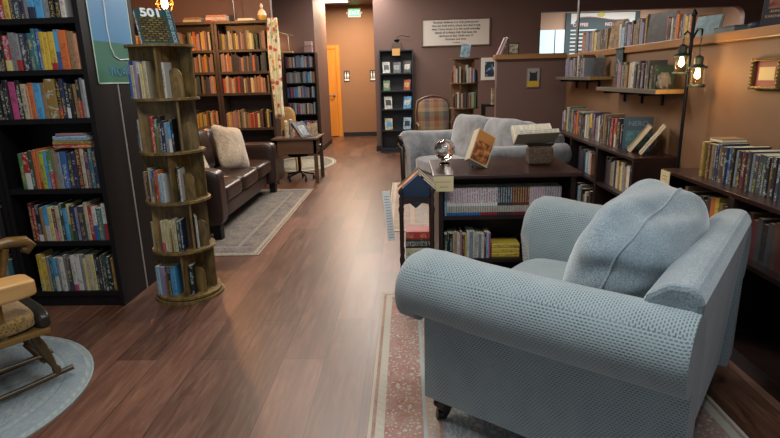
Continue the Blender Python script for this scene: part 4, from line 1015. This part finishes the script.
# ------------------------------------------------------------------ right wall bookcases
RX = 1.518
def rcase(y_far, W, label, group=None):
    return bookcase(label, (RX, y_far, 0), -PI / 2, W, .30, .79, [.08, .50], M_mahogz, plinth=.08, name='low_bookcase', st=.022, topmat=M_mahog)
rcase(5.80, .71, 'low dark bookcase by the partition, farthest along the right wall')
rcase(5.09, .71, 'low dark bookcase, middle of the three far right-wall ones')
rcase(4.38, .72, 'low dark bookcase just beyond the lantern pole, right wall')
rcase(3.245, .715, 'low dark bookcase beside the armchair back with cream note card')
rcase(2.53, .715, 'low dark bookcase behind the armchair back, right wall')
rcase(1.815, .715, 'low dark bookcase at the right picture edge, nearest the camera')
nc = thing('note_card', 'cream card on the end of the right-wall bookcase nearest the pole', 'card', (1.516, 3.19, .742))
MB().box(-.003, 0, -.055, .055, -.042, .042).build('card', M_card, nc)
for z in (.012, -.008): MB().box(-.0038, -.003, -.03, .03, z - .001, z + .001).build('handwriting', M_ink, nc)
RR = -PI / 2
row('on top of far right-wall bookcase', (1.60, 5.70, .7905), 1.58, RR, 'lv wh/tn dn dg cr tl br dg gy tn dg mr/gn rd og dn dg dg pb br dg mr wh:1.3 cr dg ye/dg br pu tn gy wh:1.6 dg br tn dg br dn dg mr rd bk rd/cr nv bk bk', None, .18, .24, dep=.16, seed=71)
stand_book('big blue-grey magazine facing out near the wire easels', (1.70, 4.07, .791), (math.radians(-6), 0, math.radians(-20)), .20, .24, .01, base_mat('blue_magazine', '#2f4656', .5),
    extra=lambda o: (MB().box(-.08, .08, -.001, 0, .02, .14).build('cover_picture', cover_face('tl', None, .3, 1), o), text(o, 'title', 'NERO', .05, (0, -.0015, .19), (PI / 2, 0, 0), base_mat('pale_slate', '#6f8794', .6))))
for k, yy in enumerate((3.95, 3.76)):
    nm = ('tan edged book leaning on the farther wire easel', 'pale thin book leaning on the nearer wire easel')[k]
    stand_book(nm, ((1.615, 1.625)[k], yy + .08, .803), (math.radians(-35), 0, math.radians(-113)), .15, (.225, .24)[k], (.032, .018)[k], cover_mat(('tn', 'cr')[k]))
    easel('wire easel under the ' + ('farther tan edged', 'nearer pale thin')[k] + ' book, far right-wall bookcase', ((1.69, 1.69)[k], yy + .08, .79), -PI / 2, .09)
farcodes((1.575, 5.02, .5005), .36, RR, 'bk dg dg nv bk dg pb gy pb pc', .17, .21, .14)
farcodes((1.575, 5.02, .0805), .40, RR, 'bk pb gy bk tn wh dg br', .2, .3, .14)
farcodes((1.575, 4.32, .5005), .55, RR, 'bk dg dg tn gy bk cr:1.2 tn py gy tn wh:1.4 bk bk', .17, .215, .14)
farcodes((1.575, 4.18, .0805), .35, RR, 'tn og pc rd wh gn cr og', .25, .33, .14)
# near top: sleeved comics
def sleeved():
    cs = 'gd:1.3 br br tn:1.1 dg nv:.9 dg br dg:.9 bl:1.3 bk gy:.8 bk mr mr dg gy:.8 dg/dn dg:1.1 dn bk br bk dg nv nv dg br gy:.8 wh:1.1 wh/rd'
    row('on top of near right-wall bookcase', (1.60, 2.99, .7905), .82, RR, cs, None, .175, .19, dep=.17, seed=76, tvar=.25, hard=False, noun='shiny sleeved book')
sleeved()
fb = thing('book', 'flat tan book lying across the yellow end of sleeved books', 'book', (1.63, 2.86, .9815), 0)
MB().box(0, .13, 0, .12, 0, .003).box(0, .13, 0, .12, .015, .018).build('cover', cover_mat('tn'), fb); MB().box(.002, .128, .002, .118, .003, .015).build('page_block', M_paper, fb)
farcodes((1.575, 3.10, .5005), .55, RR, 'dg tn mr dg br bk dg br dg og:1.2 ye gd br bk dg mr', .18, .22, .14)
farcodes((1.575, 2.48, .5005), .60, RR, 'br mr dg bk dg br mr gy bk dn dg tn bk br dg gy', .18, .22, .14)
farcodes((1.575, 1.76, .5005), .30, RR, 'dg gy bk tl dg br mr', .18, .22, .14)

# ------------------------------------------------------------------ books on the ledge
LZ = 1.5555
row('on long wooden ledge, far group', (1.84, 5.98, LZ), .50, RR, 'og gd gy lv gy cr tn py gy', None, .17, .20, seed=81)
row('on long wooden ledge, second group', (1.84, 5.45, LZ), .20, RR, 'tn dg dg br tn', None, .17, .19, seed=82)
stand_book('brown tall thin board book standing up on the ledge', (1.86, 5.12, LZ), (math.radians(-6), 0, math.radians(-70)), .15, .235, .02, cover_mat('tn'))
row('on long wooden ledge, third group', (1.84, 4.98, LZ), .50, RR, 'wh pb:1.2 nv dg gy lv:1.2 dg tn dg br gy lv', None, .16, .20, seed=83)
stand_book('large dark picture book standing face out on the ledge', (1.87, 4.26, LZ), (math.radians(-8), 0, math.radians(-62)), .22, .215, .03, cover_mat('bk', None, .3, 2))
row('on long wooden ledge, fourth group', (1.84, 4.47, LZ), .05, RR, 'tn gd', None, .2, .22, seed=84)
row('on long wooden ledge, fifth group', (1.84, 4.09, LZ), .36, RR, 'rd:.7 bk:1.3 wh bk gy og:1.3 dg gy ye:1.1 cr og', None, .135, .165, seed=85)
stand_book('teal picture book leaning face out at end of ledge books', (1.87, 3.62, LZ), (math.radians(-14), 0, math.radians(-66)), .17, .125, .02, cover_mat('tl', 'gy', .4, 2))
tb_ = thing('tin_box', 'long grey-green box lying on the ledge beside lantern top', 'box', (1.90, 3.38, LZ), .0)
MB().box(-.05, .06, -.11, .10, 0, .03).build('body', base_mat('tray_green', '#56605c', .5), tb_, bevel=.004); MB().box(-.053, .063, -.113, .103, .03, .037).build('lid', base_mat('tray_green', '#56605c', .5), tb_, bevel=.002)
hd_ = thing('book', 'dark red and black novel standing alone on the ledge at right', 'book', (1.87, 2.965, LZ), (math.radians(-6), 0, math.radians(-58)))
nov = base_mat('novel_cover', '#241a22', .4); t = NT(nov); gz = t.n('ShaderNodeSeparateXYZ', {0: t.coord('Generated')}); n_ = t.noise(t.coord(), 25, 2)
t.col(t.mix(t.math('MULTIPLY', t.math('GREATER_THAN', gz.outputs[2], .45), t.math('LESS_THAN', t.math('ABSOLUTE', t.math('SUBTRACT', gz.outputs[0], .5)), .3)), lin('#1d1820'), t.ramp(n_, [(.4, '#5c1b1b'), (.6, '#8c5a3a')])))
MB().box(-.065, .065, 0, .022, 0, .2).build('cover', nov, hd_, bevel=.001); MB().box(-.063, .0655, .002, .02, .199, .2005).build('page_block', M_paper, hd_)
for k in range(2): text(hd_, 'lettering', ('ANNA', 'KARENINA')[k], .019, (0, -.0012, .075 - k * .024), (PI / 2, 0, 0), base_mat('copper_ink', '#b08a6a', .6))
tag(MB().rbox((0, 0, .02), (.04, .03, .02), k=3, n=8).build('tape_roll', base_mat('dark_blue_plastic', '#2c3440', .5), loc=(1.9, 3.15, LZ), smooth=True, weld=True), 'small dark lump of cloth on the ledge near the lanterns', 'cloth')
# partition ledge
row('leaning on the partition ledge', (1.035, 6.42, 1.5755), .06, 0, 'dp wh mr', None, .20, .21, dep=.1, seed=86, tilt=24, tvar=.1)
p2 = thing('framed_picture', 'small dark framed picture standing on the partition ledge', 'picture', (1.225, 6.44, 1.5755), (math.radians(-6), 0, 0))
MB().box(-.06, .06, 0, .01, 0, .125).build('frame', M_metal, p2); pm2 = base_mat('sepia_print', '#8c8068', .6); t = NT(pm2); t.col(t.ramp(t.noise(t.coord(), 30, 3), [(.4, '#5a5040'), (.6, '#a89c80')]))
MB().box(-.05, .05, -.002, 0, .01, .115).build('print', pm2, p2)
# cat card on the partition wall
ct = thing('picture', 'framed print of a dark cat on yellow base on the partition', 'picture', (1.44, 6.38, 1.315))
MB().box(-.075, .075, -.012, 0, -.11, .11).build('frame', base_mat('thin_frame', '#6a625a', .5), ct, bevel=.003)
MB().box(-.066, .066, -.0135, -.012, -.10, .10).build('print', base_mat('grey_print', '#8d8a84', .6), ct)
MB().box(-.066, .066, -.0145, -.0135, -.10, -.035).build('yellow_band', base_mat('yellow_print', '#b9952c', .6), ct)
b = MB(); b.prism([(-.045, -.035), (.045, -.035), (.04, .03), (.045, .075), (.02, .055), (-.02, .055), (-.045, .075), (-.04, .03)], -.0145, -.0135, 'y'); b.build('cat_figure', base_mat('soft_black', '#1d1b1b', .6), ct)
bl_ = stand_book('pale book standing at the partition end behind loveseat', (1.12, 6.95, 1.0), (0, 0, .4), .12, .2, .02, cover_mat('cr'))
sh_ = thing('wall_rack', 'small rack holding a pale book behind the partition', 'rack', (1.12, 7.05, 0))
MB().box(-.15, .15, -.12, .12, .975, .998).build('shelf', M_black, sh_); MB().box(-.15, -.13, -.12, .12, 0, .975).box(.13, .15, -.12, .12, 0, .975).build('side_panel', M_black, sh_)

# ------------------------------------------------------------------ floating wall shelves
def wall_shelf(label, y_far, y_near, z):
    o = thing('wall_shelf', label, 'shelf', (1.62, y_far, z)); L = y_far - y_near
    MB().prism([(0, 0), (0, -L + .11), (.198, -L), (.198, 0)] if False else [(0, 0), (0, -L), (.198, -L), (.198, 0)], -.03, 0, 'z').build('board', [M_floor_shelf], o, bevel=.002)
    MB().box(-.001, .197, -L - .003, -L + .001, -.028, -.002).build('lit_end_face', M_litend, o)  # thin end piece whose paler colour stands in for light falling on it
    for k in range(3):
        y = -L * (.12 + .3 * k); MB().box(.02, .198, y - .012, y + .012, -.05, -.03).box(.185, .198, y - .012, y + .012, -.12, -.05).build('bracket', M_metal, o)
wall_shelf('far upper floating shelf near the partition corner', 6.12, 4.98, 1.32)
wall_shelf('nearer lower floating shelf behind the lanterns', 4.80, 3.66, 1.235)
row('on far upper floating shelf', (1.66, 5.90, 1.3205), .62, RR, 'lv:1.2 lv dg tn gy gy br wh dg gy br gy', None, .15, .2, dep=.12, seed=91)
stand_book('grey book leaning across the far upper shelf row', (1.74, 5.18, 1.3205), (math.radians(0), math.radians(0), math.radians(-80)), .03, .19, .12, cover_mat('tn'))
stand_book('black faced book at the near end of far upper shelf', (1.72, 5.08, 1.3205), (math.radians(-4), 0, math.radians(-50)), .10, .16, .02, cover_mat('bk'))
row('on nearer lower floating shelf, left group', (1.66, 4.50, 1.2355), .24, RR, 'dg gy dp:1.1 gy dn tn', None, .16, .19, dep=.12, seed=92)
row('on nearer lower floating shelf, right group', (1.66, 4.24, 1.2355), .36, RR, 'cr wh:1.2 dg tn dg dp dg br dg dg', None, .16, .2, dep=.12, seed=93)
row('bulky pair on nearer floating shelf', (1.66, 3.86, 1.2355), .07, RR, 'dg dn', None, .15, .16, dep=.12, seed=94)
rk = thing('stone_ornament', 'rough grey stone ornament at the end of lower floating shelf', 'ornament', (1.70, 3.735, 1.2355))
MB().rbox((0, 0, .05), (.038, .032, .05), k=2.6, n=14, fn=lambda P: P * (1 + .22 * math.sin(P.x * 7 + P.z * 5) * math.cos(P.y * 6))).build('body', base_mat('grey_stone', '#6d675e', .9), rk, smooth=True, weld=True)
sc_ = thing('hanging_banner', 'narrow dark teal banner hanging from the ledge between shelves', 'banner', (1.788, 4.78, 1.30))
MB().box(0, .004, -.075, .075, .02, .24).build('cloth', base_mat('dark_teal_cloth', '#2c3a3c', .7), sc_)
MB().tube([(.002, -.085, .24), (.002, .085, .24)], .008).build('rod', M_metal, sc_, smooth=True); MB().tube([(.002, -.085, .015), (.002, .085, .015)], .01).build('rod', M_metal, sc_, smooth=True)
MB().tube([(-.002, .03 * math.sin(k * 1.1), .05 + k * .016) for k in range(11)], .004, 6).build('painted_figure', base_mat('grey_ink', '#8d9aa4', .6), sc_)
# gold frame on the right wall
gf = thing('framed_picture', 'ornate gold frame with red mount on the tan right wall', 'picture', (1.82, 2.86, 1.325))
gold = base_mat('antique_gold', '#7c6233', .4, .6); t = NT(gold); t.bump(t.noise(t.coord(), 90, 3), .8, .006)
W2, H2 = .095, .062
MB().box(-.012, 0, -W2, W2, -H2, H2).build('mount', base_mat('red_mount', '#7b1f1d', .6), gf)
MB().box(-.014, -.012, -.062, .062, -.032, .032).build('print', base_mat('gold_print', '#a58d4e', .5), gf)
b = MB()
b.box(-.03, 0, -W2 - .016, -W2, -H2 - .016, H2 + .016).box(-.03, 0, W2, W2 + .016, -H2 - .016, H2 + .016).box(-.03, 0, -W2, W2, H2, H2 + .016).box(-.03, 0, -W2, W2, -H2 - .016, -H2)
b.build('frame', gold, gf, bevel=.004)
b = MB()
for k in range(14):
    y = -W2 - .008 + k * (2 * W2 + .016) / 13
    for z in (-H2 - .01, H2 + .01): b.rbox((-.03, y, z), (.006, .006, .006), k=2, n=4)
for k in range(9):
    z = -H2 - .008 + k * (2 * H2 + .016) / 8
    for y in (-W2 - .01, W2 + .01): b.rbox((-.03, y, z), (.006, .006, .006), k=2, n=4)
b.build('beading', gold, gf, smooth=True)

# ------------------------------------------------------------------ lantern pole and lanterns
lpole = thing('lantern_pole', 'dark metal pole with two hooks in the gap between right bookcases', 'lamp stand', (1.70, 3.43, 0))
MB().lathe([(.10, 0), (.10, .012), (.03, .03), (.012, .06)], n=24).build('base', M_metal, lpole, smooth=True)
MB().tube([(0, 0, .05), (0, 0, 1.66)], .0105).build('pole', M_metal, lpole, smooth=True)
MB().tube([(0, 0, 1.50), (-.01, .0, 1.56), (-.03, .0, 1.575), (-.046, 0, 1.555)], .006).tube([(0, 0, 1.52), (0, -.06, 1.58), (0, -.11, 1.575), (-.01, -.13, 1.545)], .006).build('hook', M_metal, lpole, smooth=True)
MB().lathe([(.014, 1.66), (.017, 1.675), (.008, 1.69), (.002, 1.70)], n=12).build('finial', M_metal, lpole, smooth=True)
bulbm = base_mat('lantern_bulb', '#fff4d8', .3); q = bulbm.node_tree.nodes['Principled BSDF']; q.inputs['Emission Color'].default_value = (1, .75, .38, 1); q.inputs['Emission Strength'].default_value = 25
lglass = base_mat('lantern_glass', '#ffe9c0', .05, 0, Transmission_Weight=1.0, IOR=1.1)
verd = base_mat('verdigris_metal', '#2f3a36', .55, .6)
def lantern(label, x, y, z, hookz):
    o = thing('lantern', label, 'lantern', (x, y, z))
    MB().lathe([(.042, -.068), (.046, -.06), (.046, -.052), (.03, -.05)], n=20).build('base', verd, o)
    MB().lathe([(.034, -.05), (.036, 0), (.032, .038)], n=20).build('glass', lglass, o, smooth=True)
    MB().lathe([(.05, .038), (.052, .044), (.03, .056), (.024, .062), (.024, .098), (.018, .104), (.004, .112)], n=20).build('cap', verd, o)
    for k in range(4):
        a = k * PI / 2 + .4; b = MB(); b.tube([(.04 * math.cos(a), .04 * math.sin(a), -.055), (.042 * math.cos(a), .042 * math.sin(a), .042)], .002, 6); b.build('guard', verd, o)
    MB().lathe([(.008, .038), (.010, .02), (.015, .004), (.012, -.012), (.002, -.02)], n=14).build('bulb', bulbm, o, smooth=True)
    b = MB(); n = max(2, int((hookz - z - .11) / .016))
    for k in range(n):
        zz = .116 + k * .016; aa = k % 2
        b.tube([(.005 * math.cos(q * PI / 4) * (1 - aa), .005 * math.cos(q * PI / 4) * aa, zz + .009 * math.sin(q * PI / 4)) for q in range(9)], .0018, 5)
    b.build('chain', verd, o)
lantern('left glowing glass lantern hanging on the dark pole', 1.654, 3.43, 1.392, 1.555)
lantern('right glowing glass lantern hanging lower on the dark pole', 1.69, 3.30, 1.322, 1.545)
point('lantern_light_left', (1.60, 3.43, 1.38), 2.2, (1, .62, .28), .03)
point('lantern_light_right', (1.60, 3.2, 1.31), 3.0, (1, .62, .28), .03)

# ------------------------------------------------------------------ cafe beyond the ledge
mb_ = thing('menu_board', 'dark chalk menu board with white banner on the cafe wall', 'menu board', (4.52, 13.27, 2.07))
MB().box(-.83, .83, -.03, 0, -.9, .62).build('board', base_mat('slate_board', '#3a4a50', .7), mb_)
b = MB(); n = 20; up = []; dn = []
for k in range(n + 1):
    x = -.72 + 1.44 * k / n; s_ = math.sin(k / n * PI * 2) * .04; up.append((x, .60 + s_ * 0 - .0)); dn.append((x, .47 + s_ + (-.10 if k in (0, 1, n, n - 1) else 0)))
b.prism(up + dn[::-1], -.035, -.03, 'y'); b.build('banner', base_mat('banner_white', '#c9cdcc', .7), mb_)
redm = base_mat('banner_red', '#9a5b58', .7)
MB().tube([(x, -.036, z + .01) for x, z in dn[2:-2]], .008, 5).build('banner_edge', redm, mb_)
MB().rbox((-.05, -.037, .56), (.09, .004, .05), k=2, n=6).build('banner_emblem', base_mat('emblem_yellow', '#b5b05a', .6), mb_)
chalk = base_mat('chalk', '#b9c6cc', .8); chalkp = base_mat('chalk_pink', '#c9b0b0', .8)
text(mb_, 'heading', 'COFFEE', .10, (-.50, -.032, .35), (PI / 2, 0, 0), chalkp, bold=.003)
text(mb_, 'heading', 'NON COFFEE', .10, (.36, -.032, .35), (PI / 2, 0, 0), chalkp, bold=.003)
rg = random.Random(4)
for c0 in (-.72, .12):
    for j in range(12):
        b = MB(); x = c0; zz = .22 - j * .085
        while x < c0 + .55:
            w_ = rg.uniform(.03, .1); b.box(x, x + w_, -.033, -.03, zz, zz + .03); x += w_ + .0
        b.box(c0, c0 + .1, -.0335, -.03, zz, zz + .03); b.build('chalk_line', chalk, mb_)
wn = thing('window_1', None, None, (3.0, 13.3, 1.7)); wn['kind'] = 'structure'
wp = base_mat('window_daylight', '#bfe4f0', .3); q = wp.node_tree.nodes['Principled BSDF']; q.inputs['Emission Color'].default_value = (.5, .82, .95, 1); q.inputs['Emission Strength'].default_value = .55
MB().box(-.6, .68, -.02, 0, -.6, .63).build('pane', wp, wn)
MB().box(.45, .475, -.03, -.02, -.6, .63).build('window_bar', M_steel, wn)
cp = thing('metal_pole', 'thin metal pole rising behind the ledge beside the cafe menu', 'pole', (2.02, 6.75, 0))
MB().tube([(0, 0, .012), (0, 0, 2.99)], .017, 10).build('pole', M_steel, cp, smooth=True); MB().lathe([(.06, 0), (.06, .012)], n=20).build('base', M_steel, cp)

# ------------------------------------------------------------------ rocking chair at the left edge
rc = thing('rocking_chair', 'antique rocking chair with gold seat and pale wide armrest at left', 'rocking chair', (-1.905, 2.135, .007), math.radians(-38))
# local: +y facing forward, +x = near (right) side
def hump(P): return Vector((P.x, P.y, P.z + (.3 * (1 - P.x ** 2) * (1 - P.y ** 2) if P.z > 0 else 0)))
MB().rbox((0, -.05, .345), (.20, .25, .04), k=5, n=14, fn=hump).build('seat', M_goldfab, rc, smooth=True, weld=True)
MB().rbox((0, .205, .335), (.205, .035, .045), k=4, n=12).build('seat_roll', base_mat('dark_roll', '#26221c', .35), rc, smooth=True, weld=True)
MB().box(-.205, .205, -.28, .22, .275, .305).build('seat_rail', M_gold, rc, bevel=.008)
MB().rbox((.175, -.12, .515), (.075, .31, .04), k=9, n=16).build('armrest', M_pale, rc, smooth=True, weld=True)
MB().tube([(-.16, -.34, .605), (-.17, -.1, .61), (-.165, .1, .62), (-.16, .22, .635), (-.16, .285, .625), (-.16, .305, .60), (-.16, .285, .58), (-.16, .265, .59)], [.018, .02, .022, .026, .027, .026, .022, .014], 10).build('armrest', M_gold, rc, smooth=True)
MB().tube([(-.16, .20, .61), (-.165, .17, .48), (-.17, .15, .30)], [.018, .014, .018], 10).build('arm_post', M_gold, rc, smooth=True)
MB().tube([(.175, .05, .48), (.175, .05, .30)], .016, 10).build('arm_post', M_gold, rc, smooth=True)
for s in (-1, 1):
    prof = [(.012, 0), (.019, .03), (.012, .05), (.019, .09), (.023, .17), (.018, .24), (.022, .265)]
    for y in (.15, -.24):
        X = T(s * .13, y + (.09 if y > 0 else -.05), .035) @ Matrix.Rotation(math.radians(18 if y > 0 else -10), 4, 'X')
        MB().lathe(prof, n=14, X=X).build('leg', M_darkch, rc, smooth=True)
    pts = [(s * .13, -.46 + k * .0475, .0225 + .15 * (((-.46 + k * .0475) + .1) ** 2) * (1 if k < 16 else .9)) for k in range(17)]
    MB().tube(pts, .0135, 8).build('rocker', M_darkch, rc, smooth=True)
    MB().tube([(s * .13, .19, .15), (s * .13, -.25, .15)], .010, 8).build('stretcher', M_darkch, rc, smooth=True)
MB().tube([(-.13, .19, .12), (.13, .19, .12)], .010, 8).build('stretcher', M_darkch, rc, smooth=True)
for x in (-.17, .17): MB().tube([(x, -.27, .28), (x, -.34, .6), (x, -.42, 1.0)], .018, 8).build('back_post', M_darkch, rc, smooth=True)
MB().rbox((0, -.36, .70), (.155, .03, .26), k=5, n=12, X=T(0, -.36, .7) @ Matrix.Rotation(math.radians(12), 4, 'X') @ T(0, .36, -.7)).build('backrest', M_goldfab, rc, smooth=True, weld=True)

# ------------------------------------------------------------------ the far rows nobody needs one by one: one object
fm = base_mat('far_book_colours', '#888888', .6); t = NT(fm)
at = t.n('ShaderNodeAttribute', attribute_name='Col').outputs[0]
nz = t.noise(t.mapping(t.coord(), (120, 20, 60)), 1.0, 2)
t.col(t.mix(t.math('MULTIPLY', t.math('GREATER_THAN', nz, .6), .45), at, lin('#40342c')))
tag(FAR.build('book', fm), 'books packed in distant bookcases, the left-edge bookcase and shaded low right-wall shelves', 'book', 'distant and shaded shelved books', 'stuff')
print('individual books', BOOKS[0])
